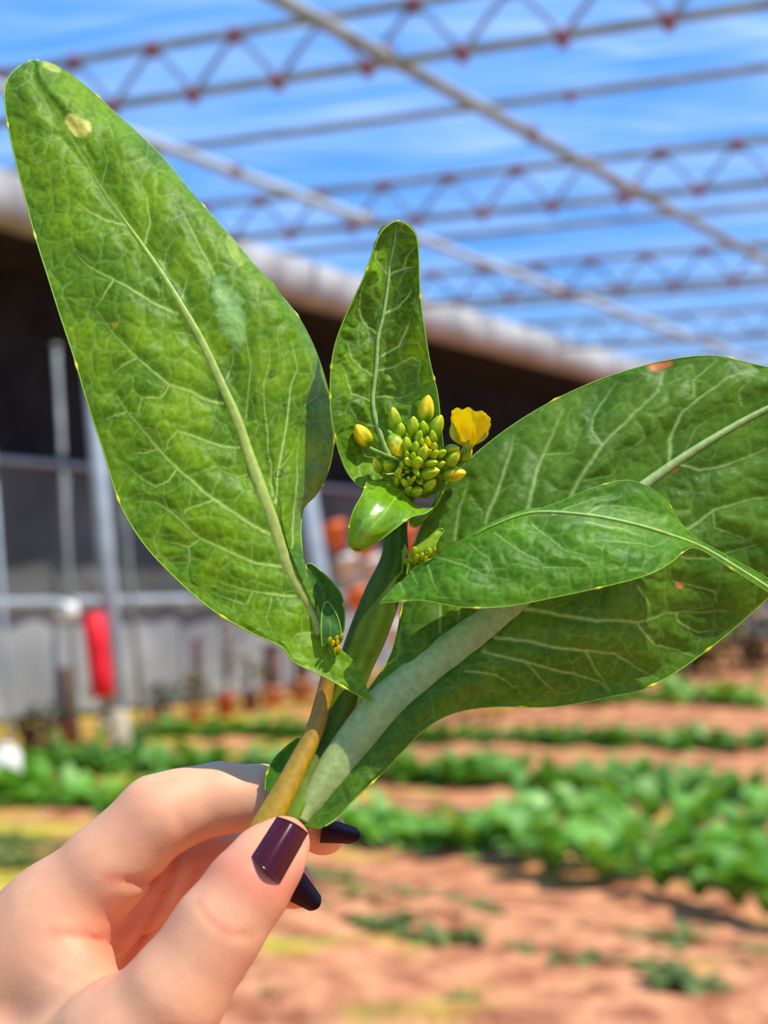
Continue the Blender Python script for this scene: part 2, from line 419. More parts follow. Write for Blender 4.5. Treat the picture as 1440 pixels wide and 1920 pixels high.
# ------------------------------------------------------------------ roof: film and steel
HB, HT, HP, HF = CAMH + 2.9, CAMH + 3.22, CAMH + 3.16, CAMH + 3.36
def film():
    root = empty('ceiling', (0, 10, HF)); tag(root, 'clear plastic film roof with milky streaks', kind='structure')
    for D in range(-10, 52, 2):
        ss = np.linspace(-26, 18, 45); qs = np.linspace(0, 2.0, 7)
        S_, Q_ = np.meshgrid(ss, qs, indexing='ij')
        V = AV * S_[..., None] + np.array([0, 1.0, 0]) * (D + 0.6 + Q_)[..., None]
        V[..., 2] = HF + 0.10 * np.sin(Q_ / 2.0 * np.pi) + 0.02 * np.sin(S_ * 1.3 + D)
        link('film_sheet', mesh_np('film_sheet', V.reshape(-1, 3), grid_faces(45, 7), M['film']), root)
film()

def bar(p, q, r, n=8):
    p = np.asarray(p, float); q = np.asarray(q, float)
    return tube([p, p * .5 + q * .5, q], r, n=n, ref=(0.0, 0.0, 1.0) if abs((q - p)[2]) < 0.8 * np.linalg.norm(q - p) else (1, 0, 0))

def clamp_mesh():
    mb = MB()
    V, Fc = tube([(-0.05, 0, 0), (-0.03, 0, 0), (0.03, 0, 0), (0.05, 0, 0)], [0.030, 0.040, 0.040, 0.030], n=8, ref=(0, 0, 1)); mb.add(V, Fc)
    V, Fc = boxv((0, 0, -0.045), 0.05, 0.03, 0.05); mb.add(V, Fc)
    return mb.mesh('joint_clamp', M['clamp'])
CLAMP = clamp_mesh()
ANG_A = math.atan2(AV[1], AV[0])
def put_clamp(p, parent, sc=1.0, ang=ANG_A):
    c = link('joint_clamp', CLAMP, parent); c.location = Vector(p); c.rotation_euler = (0, 0, ang); c.scale = (sc, sc, sc)

ordn = ['nearest', 'second nearest', 'third', 'fourth', 'fifth', 'sixth', 'seventh', 'eighth']
TRUSS_LABELS = ['nearest steel roof truss, zigzag webs with red joint clamps above the big left leaf',
                'second steel roof truss, its red clamps in a row above the upright middle leaf',
                'third roof truss back, thin grey line crossing behind the middle leaf tip',
                'fourth roof truss back, blurred among the far roof lines',
                'fifth roof truss back, faint line just over the gutter',
                'sixth roof truss back, faintest visible line near the far roof end',
                'farthest roof truss, merging with the pale roof edge']
for ti, D in enumerate([8.64, 12.6, 16.6, 20.6, 24.6, 28.6, 32.6]):
    base = np.array([0, D, 0.0]); s0, s1 = -0.6 * D - 6.0, 8.0
    root = empty('roof_truss', Vector((base + AV * 0.1 + np.array([0, 0, HB])).tolist()), label=TRUSS_LABELS[ti], cat='truss')
    zb, zt = np.array([0, 0, HB]), np.array([0, 0, HT])
    V, Fc = bar(base + AV * s0 + zt, base + AV * s1 + zt, 0.033); link('top_chord', mesh_np('top_chord', V, Fc, M['steel']), root)
    V, Fc = bar(base + AV * s0 + zb, base + AV * s1 + zb, 0.033); link('bottom_chord', mesh_np('bottom_chord', V, Fc, M['steel']), root)
    sp = 0.58; ph = 0.1 if ti == 0 else 0.29
    ks = range(int((s0 - ph) / sp), int((s1 - ph) / sp))
    far = MB()
    for k in ks:
        sb = ph + sp * k; pb = base + AV * sb + zb
        pt0 = base + AV * (sb - sp / 2) + zt; pt1 = base + AV * (sb + sp / 2) + zt
        vis = -0.26 * D < sb < 3.6
        for q in (pt0, pt1):
            V, Fc = bar(pb, q, 0.017, 6)
            if ti < 2 and vis: link('web_bar', mesh_np('web_bar', V, Fc, M['steel_light' if q is pt1 else 'steel']), root)
            else: far.add(V, Fc)
        if ti < 3 and vis:
            put_clamp(pb, root, 1.0); put_clamp(pt1, root, 1.0)
    if far.n:
        o = far.build('web_bars', M['steel'], root); o['kind'] = 'stuff'
PURLIN_LABELS = ['first purlin pipe behind the nearest truss, one red clip on it',
                 'second purlin pipe, grey line just below the second truss',
                 'third purlin pipe, thin grey line farther back', 'fourth purlin pipe, blurred far line',
                 'fifth purlin pipe, faint far line', 'sixth purlin pipe, faintest far line']
for pi_, D in enumerate([10.6, 14.6, 18.6, 22.6, 26.6, 30.6]):
    base = np.array([0, D, HP]); root = empty('roof_purlin', Vector(base.tolist()), label=PURLIN_LABELS[pi_], cat='pipe')
    V, Fc = bar(base + AV * (-0.6 * D - 6.0), base + AV * 8, 0.03); link('pipe', mesh_np('pipe', V, Fc, M['steel']), root)
    if pi_ == 0: put_clamp(base + AV * -1.35, root, 0.8)
BL = ['long diagonal roof beam running from the frame top down towards the right', 'pale diagonal roof beam beside the big left leaf edge']
for bi, (q, r) in enumerate([((-0.06, 8.5), 0.042), ((-1.0, 11.25), 0.04)]):
    base = np.array([q[0], q[1], HB + 0.03]); root = empty('roof_beam', Vector(base.tolist()), label=BL[bi], cat='beam')
    V, Fc = bar(base + BV * -7, base + BV * 34, r, 10); link('beam_tube', mesh_np('beam_tube', V, Fc, M['steel' if bi == 0 else 'steel_light']), root)
    for D in (8.64, 10.6, 12.6, 16.6):
        A_ = np.array([[BV[0], -AV[0]], [BV[1], -AV[1]]]); tt = np.linalg.solve(A_, np.array([0 - q[0], D - q[1]]))[0]
        put_clamp(base + BV * tt + np.array([0, 0, 0.02]), root, 1.15, math.atan2(BV[1], BV[0]))

# ------------------------------------------------------------------ posts, pipes, things along the wall
def leaning(px0, py0, px1, py1, D):
    """a post foot on the ground below its lower pixel, and its top, both at depth D"""
    p = U((px0, py0, D)); q = U((px1, py1, D)); return p, q
def post(name, px0, px1, D, y_top, r, label, base_col=None, mat_='steel_light', ztop=None):
    y0 = CY + (CY - CY) + 0
    foot = np.array([(px0 - CX) / F_PX * D, D, 0.0])
    # top: leaning as the picture shows
    q = U((px1, y_top, D)); q[1] = D
    if ztop is not None:
        f = (ztop - foot[2]) / (q[2] - foot[2]); q = foot + (q - foot) * f
    root = empty(name, Vector(foot.tolist()), label=label, cat='post')
    V, Fc = tube([foot, foot * .5 + q * .5, q], r, n=16, ref=(0, 1, 0)); link('shaft', mesh_np('shaft', V, Fc, M[mat_]), root)
    if base_col:
        h = 0.34; e = foot + (q - foot) * (h / (q[2] - foot[2]))
        V, Fc = tube([foot - (0, 0, 0.02), foot + (0, 0, .01), e, e + (0, 0, 0.012)], [r * 1.35, r * 1.35, r * 1.15, r * .9], n=16, ref=(0, 1, 0)); link('footing', mesh_np('footing', V, Fc, M[base_col]), root)
    V, Fc = tube([q - (0, 0, .01), q, q + (0, 0, .02)], [r * 1.6, r * 1.6, r * .6], n=16, ref=(0, 1, 0)); link('cap_plate', mesh_np('cap_plate', V, Fc, M['steel']), root)
    return root
post('support_post', 230, 172, 11.1, 720, 0.062, 'pale steel post with a cream footing beside the hanging red cylinder', 'concrete', ztop=4.0)
post('support_post', 640, 574, 13.2, 930, 0.085, 'pale bluish post rising between the big left leaf and the stem', 'concrete', ztop=3.2)
post('support_pipe', 273, 232, 12.0, 960, 0.022, 'thin grey pipe just behind the pale post with the cream footing', mat_='steel', ztop=3.0)
post('support_pipe', 150, 118, 11.4, 900, 0.022, 'thin grey pipe near the white ball on the curtain', mat_='steel', ztop=3.0)
post('support_pipe', 28, 2, 10.9, 1100, 0.018, 'thin pale pipe at the edge above the white sack', mat_='steel_light', ztop=2.2)

def red_cyl():
    D = 10.95; p = U((194, 1308, D)); q = U((173, 1150, D)); ax = q - p; Lg = np.linalg.norm(ax); r = 0.082
    root = empty('hanging_cylinder', Vector(p.tolist()), label='bright red long cylinder hanging upright beside the pale post', cat='cylinder')
    t = np.array([0, .01, .03, .30, .47, .5, .53, .97, .99, 1]) * Lg; rr = np.array([0, .75, .98, 1, .97, .93, .97, .98, .75, 0]) * r
    V, Fc = lathe(np.stack([t, rr], -1), p, ax, 18); link('body', mesh_np('body', V, Fc, M['red']), root)
    V, Fc = bar(q, q + ax / Lg * 0.35, 0.006, 6); link('hanger_cord', mesh_np('hanger_cord', V, Fc, M['maroon']), root)
    V, Fc = lathe([(0, .0), (0, .02), (.03, .03), (.06, .012), (.06, 0)], q - ax / Lg * .01, ax, 12); link('cap', mesh_np('cap', V, Fc, M['maroon']), root)
    V, Fc = bar(p, p - ax / Lg * 0.10, 0.012, 6); link('tail', mesh_np('tail', V, Fc, M['maroon']), root)
    # arm to the post
    s = U((182, 1120, D)); e = U((206, 1118, 11.1)); V, Fc = bar(q + ax / Lg * 0.33, e, 0.008, 6); link('bracket', mesh_np('bracket', V, Fc, M['steel']), root)
red_cyl()
def white_ball():
    D = 11.4; c = U((125, 1146, D)); r = 0.092
    root = empty('round_float', Vector(c.tolist()), label='white ball hanging by the curtain rail left of the red cylinder', cat='ball')
    a = np.linspace(0, np.pi, 12); V, Fc = lathe(np.stack([-np.cos(a) * r * .95, np.sin(a) * r], -1), c, (0, 0, 1), 18); link('body', mesh_np('body', V, Fc, M['white']), root)
    V, Fc = bar(c + (0, 0, r * .9), c + (0, 0, 1.0), 0.006, 6); link('hanger_cord', mesh_np('hanger_cord', V, Fc, M['steel']), root)
    V, Fc = lathe([(0, 0), (0, .03), (.03, .02), (.03, 0)], c + (0, 0, r * .9), (0, 0, 1), 10); link('cap', mesh_np('cap', V, Fc, M['steel']), root)
white_ball()

def leaf_quad(rng, base, yaw, L, W, rise, droop, nu=5, fold=0.25):
    """one simple folded leaf: (verts, faces), base at its stalk"""
    u = np.linspace(0, 1, nu); wid = W * np.sin(np.pi * np.clip(u * 0.92 + 0.06, 0, 1)) ** 0.8
    out = L * (u - 0.25 * droop * u * u); z = L * (rise * u - droop * u * u)
    c, s = math.cos(yaw), math.sin(yaw)
    V = []
    for i in range(nu):
        for k, o in ((-1, 1), (0, 0), (1, 1)):
            x, y, zz = out[i], k * wid[i] * 0.5, z[i] + fold * wid[i] * 0.5 * o
            V.append((base[0] + x * c - y * s, base[1] + x * s + y * c, base[2] + zz))
    return np.array(V), grid_faces(nu, 3)

def bush_part(rng, c, rx, ry, rz, n, L, W):
    mb = MB()
    for i in range(n):
        a, z = rng.uniform(0, 6.28), rng.uniform(-1, 1); q = math.sqrt(max(0, 1 - z * z)) * rng.uniform(.5, 1)
        p = (c[0] + rx * q * math.cos(a), c[1] + ry * q * math.sin(a), c[2] + rz * z)
        mb.add(*leaf_quad(rng, p, a + rng.uniform(-.8, .8), L * rng.uniform(.6, 1.2), W * rng.uniform(.6, 1.2), rng.uniform(-.1, 1.2), rng.uniform(.1, .9), 4))
    return mb

def pot(px, py_base, D, w, h, mt, label, plant=None, seed=1):
    rng = random.Random(seed); f = D / F_PX
    foot = np.array([(px - CX) * f, D, 0.015]); w *= f; h *= f
    root = empty('potted_plant' if plant else 'flower_pot', Vector(foot.tolist()), label=label, cat='pot')
    prof = [(0, 0), (0, w * .36), (h * .8, w * .47), (h * .8, w * .53), (h, w * .53), (h, w * .46), (h * .86, w * .44), (h * .86, 0)]
    V, Fc = lathe(prof, foot, (0, 0, 1), 18); link('pot', mesh_np('pot', V, Fc, M[mt], smooth=False), root)
    top = foot + (0, 0, h * .86)
    if plant:
        ht, br, leafm, trunk, tr = plant
        for i in range(3 if tr < .03 else 1):
            q = top + (rng.uniform(-.3, .3) * br, rng.uniform(-.3, .3) * br, ht * .8)
            V, Fc = bar(top + (rng.uniform(-.02, .02), 0, -.05), q, tr, 8); link('plant_stem', mesh_np('plant_stem', V, Fc, M[trunk]), root)
        if leafm:
            link('foliage', bush_part(rng, top + (0, 0, ht * .62), br, br, ht * .42, 46, .11, .05).mesh('foliage', M[leafm]), root)
    return root
pot(128, 1408, 11.5, 32, 50, 'terracotta', 'red terracotta pot with a leafless brown trunk, left of the pale post', (0.55, .1, None, 'bark', 0.055), 1)
pot(88, 1440, 10.5, 34, 52, 'tan', 'tan pot with a dark bushy plant next to the white sack', (0.24, .13, 'dark_leaf', 'bark', 0.01), 2)
pot(305, 1378, 12.65, 42, 50, 'peach', 'peach clay pot right of the pale post, low dark plant inside', (0.22, .10, 'dark_leaf', 'bark', 0.01), 3)
pot(366, 1364, 13.3, 36, 42, 'tan', 'yellowish clay pot between the peach pot and the salmon pot', (0.25, .13, 'olive_leaf', 'bark', 0.01), 4)
pot(424, 1346, 14.2, 36, 44, 'terracotta', 'salmon red pot under the dark green shrub', (0.85, .17, 'dark_leaf', 'bark', 0.012), 5)
pot(200, 1395, 12.0, 34, 40, 'cream', 'pale pot half hidden behind the footing of the pale post', (0.3, .14, 'olive_leaf', 'bark', 0.01), 6)
pot(58, 1415, 11.3, 34, 40, 'maroon', 'dark red pot behind the white sack', (0.1, .1, 'dark_leaf', 'bark', 0.01), 7)
pot(372, 1345, 14.3, 30, 30, 'bark', 'brown tub with a maroon stake standing against the curtain', (0.72, .1, None, 'maroon', 0.04), 8)
pot(512, 1322, 15.2, 46, 40, 'peach', 'pinkish tub with a thick brown trunk behind the yellow stalk', (0.55, .1, None, 'bark', 0.09), 9)
pot(470, 1330, 14.9, 34, 36, 'bark', 'brown tub with an olive shrub between the salmon pot and the pinkish tub', (0.4, .14, 'olive_leaf', 'bark', 0.012), 10)
pot(566, 1315, 15.8, 44, 44, 'peach', 'pinkish tub with a straight trunk close to the bluish post', (0.5, .1, None, 'bark', 0.07), 11)

def sack():
    D = 9.7; f = D / F_PX; c = np.array([(14 - CX) * f, D, 0.0])
    rng = np.random.RandomState(3)
    prof = [(0, 0), (0.0, .085), (.03, .105), (.10, .112), (.17, .10), (.21, .085), (.235, .05), (.25, .052), (.262, .0)]
    V, Fc = lathe(prof, c, (0, 0, 1), 24); V += 0.006 * (rng.rand(*V.shape) - .5); V[:, 2] = np.maximum(V[:, 2], 0.004)
    root = empty('sack', Vector(c.tolist()), label='white sack standing on the ground at the frame edge by the pots', cat='sack')
    link('bag', mesh_np('bag', V, Fc, M['white']), root)
    V, Fc = lathe([(0, 0), (0, .058), (.012, .058), (.012, 0)], c + (0, 0, .232), (0, 0, 1), 20); link('tie', mesh_np('tie', V, Fc, M['tan']), root)
sack()

def tower(px, D, rows, label, lean=0.36):
    f = D / F_PX; root = empty('planter_tower', ((px + 110 - CX) * f, D, 0), label=label, cat='planter')
    foot = np.array(root.location); r0, y0 = rows[0]
    top = U((px, y0 - 26, D)); top[1] = D
    V, Fc = bar(foot, top, 0.02, 8); link('pole', mesh_np('pole', V, Fc, M['steel']), root)
    for mt, y in rows:
        c = U((px + (y - y0) * lean, y + 27, D)); c[1] = D
        h, w = 52 * f, 44 * f
        prof = [(0, 0), (0, w * .34), (h * .75, w * .48), (h * .75, w * .54), (h, w * .54), (h, w * .47), (h * .8, w * .45), (h * .8, 0)]
        V, Fc = lathe(prof, c, (top - foot), 18)
        o = link('planter_pot', mesh_np('planter_pot', V, Fc, M[mt], smooth=False), root); o['label'] = mt + ' plastic planter pot'
    V, Fc = lathe([(0, 0), (0, .16), (.03, .16), (.05, .05), (.05, 0)], foot, (0, 0, 1), 18); link('stand_base', mesh_np('stand_base', V, Fc, M['concrete']), root)
tower(638, 15.2, [('orange', 1003), ('cream', 1064), ('orange', 1124), ('cream', 1182)], 'planter tower of orange and cream pots nearest the bluish post')
tower(692, 15.6, [('orange', 1020), ('cream', 1068), ('orange', 1132), ('cream', 1190)], 'planter tower of orange and cream pots directly behind the stem')
tower(772, 15.9, [('orange', 1008), ('orange', 1070), ('orange', 1128), ('cream', 1190)], 'planter tower mostly of orange pots right of the stem', 0.2)

# ------------------------------------------------------------------ crops
def seedling_mesh(name, n, L, W, seed, mt, rise=1.0):
    rng = random.Random(seed); mb = MB()
    for i in range(n):
        mb.add(*leaf_quad(rng, (rng.uniform(-.03, .03), rng.uniform(-.03, .03), -0.01), i * 2.4 + rng.uniform(-.4, .4), L * rng.uniform(.65, 1.15), W * rng.uniform(.7, 1.15), rise * rng.uniform(.5, 1.5), rng.uniform(.3, .9), 5))
    return mb.mesh(name, M[mt])
SEED = [seedling_mesh('crop_seedling', 13, .15, .075, s, 'crop') for s in (1, 2, 3)]
SEEDB = [seedling_mesh('crop_seedling', 14, .17, .085, s, 'crop_b') for s in (4, 5, 6)]
WEED = [seedling_mesh('weed_tuft', 16, .11, .045, s, 'weed', .45) for s in (7, 8, 9)]
def plant_row(key, step, width, lanes, meshes, name, label, group, cat, smin, smax, skip=0.0, seed=1):
    rng = random.Random(seed); r = px_row(ROWS[key])
    for a, b in zip(r[:-1], r[1:]):
        Lg = np.linalg.norm(b - a); n = max(1, int(Lg / step)); d = (b - a) / Lg; nrm = np.array([-d[1], d[0], 0])
        for i in range(n):
            for l in range(lanes):
                if rng.random() < skip: continue
                p = a + d * (i + rng.uniform(.1, .9)) * step + nrm * ((l + .5) / lanes - .5) * width + nrm * rng.uniform(-.06, .06)
                o = bpy.data.objects.new(name, meshes[rng.randrange(len(meshes))]); COL.objects.link(o)
                o.location = (p[0], p[1], 0.035); o.rotation_euler = (0, 0, rng.uniform(0, 6.28)); s = rng.uniform(smin, smax); o.scale = (s, s, s * rng.uniform(.8, 1.1))
                tag(o, label, cat, group)
plant_row('a', .13, .34, 2, SEED, 'crop_seedling', 'low leafy green seedling in the farther thin planted row', 'seedlings in the farther thin row', 'seedling', 1.0, 1.35, seed=1)
plant_row('b', .13, .50, 2, SEED, 'crop_seedling', 'leafy green seedling in the middle planted row', 'seedlings in the middle row', 'seedling', 1.15, 1.6, seed=2)
plant_row('c', .11, .42, 2, SEEDB, 'crop_seedling', 'bright green leafy seedling in the nearer full row beside the fingers', 'seedlings in the nearer full row', 'seedling', .9, 1.25, seed=3)
plant_row('d', .12, .62, 3, WEED, 'weed_tuft', 'sparse olive weed tuft on the bare bed behind the thumb', 'weed tufts on the bare bed', 'weed', .8, 1.75, .35, seed=4)
plant_row('e', .16, .5, 2, WEED, 'weed_tuft', 'small weed tuft in the soil right beside the thumb', 'weed tufts beside the thumb', 'weed', .6, 1.1, .45, seed=5)
plant_row('f', .26, .5, 2, SEEDB, 'crop_seedling', 'tall pale green crop plant in the far row under the big right leaf', 'crops in the far row', 'crop', 1.4, 1.9, seed=6)

BIGLEAF = []
for s in range(3):
    rng = random.Random(30 + s); u = leaf_quad(rng, (0, 0, 0), 0, 1.0, .44 + .08 * s, 0.75 + .2 * s, .35 + .2 * s, 9, .22)
    V = u[0]; V[:, 2] += 0.03 * np.sin(V[:, 0] * 17 + s) * np.abs(V[:, 1]) * 4; BIGLEAF.append(mesh_np('leaf', V, u[1], M['crop_b' if s != 1 else 'crop']))
spots = [(985, 1628), (1035, 1652), (1085, 1630), (1130, 1668), (1185, 1655), (1190, 1600), (1240, 1688), (1265, 1632), (1310, 1702), (1340, 1650), (1385, 1720), (1420, 1668), (1440, 1735), (1100, 1590), (1290, 1585), (1390, 1600), (1480, 1650), (1010, 1590), (1060, 1560), (1150, 1560), (1220, 1555), (1330, 1560), (1430, 1570), (960, 1612), (1370, 1640), (1165, 1630)]
for i, (px, py) in enumerate(spots):
    g = G(px, py); rng = random.Random(50 + i)
    root = empty('leafy_crop_plant', (g.x, g.y, 0.03), label='broad leaved green crop plant in the dense clump at the right', cat='crop', group='broad leaved crops in the dense clump')
    for k in range(13):
        o = bpy.data.objects.new('leaf', BIGLEAF[rng.randrange(3)]); COL.objects.link(o); o.parent = root
        o.rotation_euler = (0, -rng.uniform(-.1, .75), k * 2.4 + rng.uniform(-.3, .3)); s = rng.uniform(.14, .27); o.scale = (s, s, s); o.location = (0, 0, rng.uniform(0, .03))
# shrubs far off at the right, yellow flowers by the path
for i, (px, py, rx, rz, lm, lab) in enumerate([(1290, 1266, .55, .55, 'olive_leaf', 'olive brown shrub under the lower edge of the big right leaf'),
                                           (1400, 1258, .62, .75, 'dark_leaf', 'dark green shrub at the frame edge below the big right leaf'),
                                           (1520, 1240, .8, .9, 'olive_leaf', 'tall olive shrub partly outside the frame at the right')]):
    g = G(px, py); rng = random.Random(80 + i)
    root = empty('shrub', g, label=lab, cat='shrub')
    for k in range(3):
        V, Fc = bar(np.array(g) + (0, 0, -.02), np.array(g) + (rng.uniform(-.3, .3), rng.uniform(-.2, .2), rz * 1.1), .03, 6); link('plant_stem', mesh_np('plant_stem', V, Fc, M['bark']), root)
    link('foliage', bush_part(rng, np.array(g) + (0, 0, rz * 1.05), rx, rx * .7, rz, 240, .26, .14).mesh('foliage', M[lm]), root)
    fl = MB()
    for k in range(16):
        a = rng.uniform(0, 6.28); q = np.array(g) + (rx * .8 * math.cos(a), -rx * .5, rz * rng.uniform(.5, 1.5)); V, Fc = lathe([(-.04, 0), (-.02, .05), (.02, .05), (.04, 0)], q, (0, 0, 1), 8); fl.add(V, Fc)
    fl.build('blossom', M['yellow_fl'], root)['kind'] = 'stuff'
for i, (px, py, lab) in enumerate([(905, 1352, 'clump of yellow flowers on the soil under the big right leaf'), (712, 1292, 'clump of yellow flowers seen between the stem and the pale petiole')]):
    g = G(px, py); rng = random.Random(90 + i); root = empty('flowering_weed', g, label=lab, cat='flowers')
    link('foliage', bush_part(rng, np.array(g) + (0, 0, .07), .3, .2, .07, 40, .12, .04).mesh('foliage', M['weed']), root)
    fl = MB()
    for k in range(40):
        a = rng.uniform(0, 6.28); q = np.array(g) + (.33 * math.cos(a) * rng.random(), .25 * math.sin(a), rng.uniform(.1, .24)); V, Fc = lathe([(-.02, 0), (-.01, .035), (.01, .035), (.02, 0)], q, (0, -.3, 1), 7); fl.add(V, Fc)
    fl.build('blossom', M['yellow_fl'], root)['kind'] = 'stuff'

# ------------------------------------------------------------------ the flowering shoot
PLANT = empty('flowering_shoot', UV3(520, 1560, .331), label='freshly picked flowering cabbage shoot with green leaves and yellow buds held in the hand', cat='plant')

GREENS = dict(dark=lin(58, 106, 2), light=lin(120, 160, 2), vein=lin(170, 196, 96))

def build_leaf(net, veins, nu, nv, g=GREENS, cell=46, puff=0.0007, seed=1, matk='leaf', name='leaf', rim=True, spots=(), tert=0.34, dots=True, rimw=0.00017, undul=0.0006, margin_fade=22, ribw=16):
    net = np.asarray(net, float)                                     # (stations, columns, 3) px, py, depth
    ts = np.linspace(0, len(net) - 1, 400); mid = cr(net, ts)
    c_mid = 2
    dl = np.linalg.norm(np.diff(mid[:, :, :2], axis=0), axis=2).max(1); s = np.concatenate([[0], np.cumsum(dl + 1e-6)]); s /= s[-1]
    tu = np.interp(np.linspace(0, 1, nu), s, ts); A = cr(net, tu)      # (nu, K, 3)
    wl = np.linalg.norm(np.diff(A[:, :, :2], axis=1), axis=2).mean(0); cw = np.concatenate([[0], np.cumsum(wl)]); cw /= cw[-1]
    tv = np.interp(np.linspace(0, 1, nv), cw, np.arange(len(cw)))
    S = cr(A.transpose(1, 0, 2), tv).transpose(1, 0, 2)                # (nu, nv, 3)
    X, Y = S[..., 0], S[..., 1]
    W = U(S)
    du = np.gradient(W, axis=0); dv = np.gradient(W, axis=1); n = np.cross(du, dv); n /= np.maximum(np.linalg.norm(n, axis=2, keepdims=True), 1e-12)
    flip = np.sign((n * VIEW).sum(2).mean()); n = -n * flip            # towards the viewer on the whole
    # veins
    wx = X + 9 * (vnoise(X / 30, Y / 30, seed) - .5) + 4 * (vnoise(X / 11, Y / 11, seed + 9) - .5)
    wy = Y + 9 * (vnoise(X / 30, Y / 30, seed + 1) - .5) + 4 * (vnoise(X / 11, Y / 11, seed + 8) - .5)
    vein = np.zeros(X.shape); near = np.full(X.shape, 1e3)
    for pts, w0, w1, st in veins:
        d, t = seg_dist(X * .6 + wx * .4, Y * .6 + wy * .4, pts); w = w0 + (w1 - w0) * t
        vein = np.maximum(vein, min(1, st * 1.28) * (1 - .7 * t * t) * np.exp(-(d / (w * .8)) ** 2)); near = np.minimum(near, np.maximum(d - w * .5, 0))
    e1 = vor(wx / cell, wy / cell, seed) * cell
    e2 = vor(wx / (cell * .36), wy / (cell * .36), seed + 5) * cell * .36
    t1 = tert * np.exp(-(e1 / 1.7) ** 2) * (.35 + .65 * vnoise(X / 40, Y / 40, seed + 3)); t2 = tert * .28 * np.exp(-(e2 / 1.4) ** 2)
    vein = np.maximum(vein, np.maximum(t1, t2))
    h = 1 - np.exp(-(near / 15.0) ** 2)
    h = h * (.55 + .45 * (1 - np.exp(-(e1 / 8.0) ** 2))) + .10 * (1 - np.exp(-(e2 / 4.0) ** 2))
    ju = np.linspace(0, 1, nv)[None]; edge = np.minimum(ju, 1 - ju) * nv * 2.4; edge = np.minimum(edge, (np.arange(nu)[::-1, None]) * 2.4 + 0 * ju)
    ef = np.clip(edge / margin_fade, 0, 1)
    jm = int(np.argmin(np.abs(tv - c_mid)))
    dm_ = np.hypot(X - X[:, jm:jm + 1], Y - Y[:, jm:jm + 1]); ef = ef * np.clip((dm_ - ribw * .5) / (ribw * .8), 0, 1)
    W = W + n * ((h - .5) * puff * ef + undul * (vnoise(X / 85, Y / 85, seed + 4) - .5) * 2 * ef)[..., None]
    m1 = vnoise(X / 70, Y / 70, seed + 6) * .5 + vnoise(X / 24, Y / 24, seed + 7) * .3 + vnoise(X / 7, Y / 7, seed + 2) * .2
    m1 = np.clip((m1 - .25) / .5, 0, 1)
    m1 = np.clip(m1 * .65 + .22 * h + .02, 0, 1)[..., None]
    C = np.array(g['dark']) * (1 - m1) + np.array(g['light']) * m1
    C = C * (1 - vein[..., None]) + np.array(g['vein']) * vein[..., None]
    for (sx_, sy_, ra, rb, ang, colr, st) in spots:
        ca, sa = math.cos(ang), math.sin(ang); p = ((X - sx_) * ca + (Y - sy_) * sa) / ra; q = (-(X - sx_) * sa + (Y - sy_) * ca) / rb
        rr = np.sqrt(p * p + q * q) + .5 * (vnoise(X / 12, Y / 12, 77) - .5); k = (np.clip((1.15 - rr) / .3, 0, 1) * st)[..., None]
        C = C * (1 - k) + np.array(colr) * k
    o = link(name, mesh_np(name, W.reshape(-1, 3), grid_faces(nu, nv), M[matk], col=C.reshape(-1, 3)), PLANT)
    if rim:
        st_ = 4
        loop = np.concatenate([W[::st_, 0], W[-1, ::st_], W[::-st_, -1]]); keep = [0]
        for i in range(1, len(loop)):
            if np.linalg.norm(loop[i] - loop[keep[-1]]) > 0.0004: keep.append(i)
        loop = loop[keep]; r = np.full(len(loop), rimw)
        col = np.tile(np.array(lin(138, 176, 40)), (len(loop), 1))
        if dots:
            rg = random.Random(seed)
            k = 5
            while k < len(loop) - 3:
                r[k] *= 2.4; col[k:k + 1] = lin(235, 215, 30); k += rg.randint(7, 26)
        V, Fq = tube(loop, r, n=6, close=False)
        link('leaf_margin', mesh_np('leaf_margin', V, Fq, M['rib'], col=np.repeat(col, 6, 0)), o)
    return o, S, W, n

def build_rib(P, w, h, parent, c0=lin(190, 200, 120), c1=lin(150, 190, 80), n=14, sink=0.35, name='midrib', steps=90):
    """P: list of (px, py, depth); w px half width list; h metres half height list"""
    P = np.asarray(P, float); ts = np.linspace(0, len(P) - 1, steps); S = cr(P, ts)
    w = cr(np.asarray(w, float)[:, None], ts)[:, 0]; h = cr(np.asarray(h, float)[:, None], ts)[:, 0]
    S[:, 2] += h * sink
    V, Fc = tube(U(S), w * S[:, 2] / F_PX, h, n=n)
    t = np.repeat(np.linspace(0, 1, steps), n); col = np.array(c0)[None] * (1 - t[:, None]) + np.array(c1)[None] * t[:, None]
    a = np.tile(np.arange(n), steps); col = col * (1 + .10 * np.cos(a * 2 * np.pi / n * 3))[:, None]
    col = np.concatenate([col, col[:1], col[-1:]])
    return link(name, mesh_np(name, V, Fc, M['rib'], col=col), parent)

def sample_depth(S, W, px, py):
    """nearest surface point (world) to a pixel on a built leaf"""
    k = np.argmin((S[..., 0] - px) ** 2 + (S[..., 1] - py) ** 2); return np.unravel_index(k, S.shape[:2])

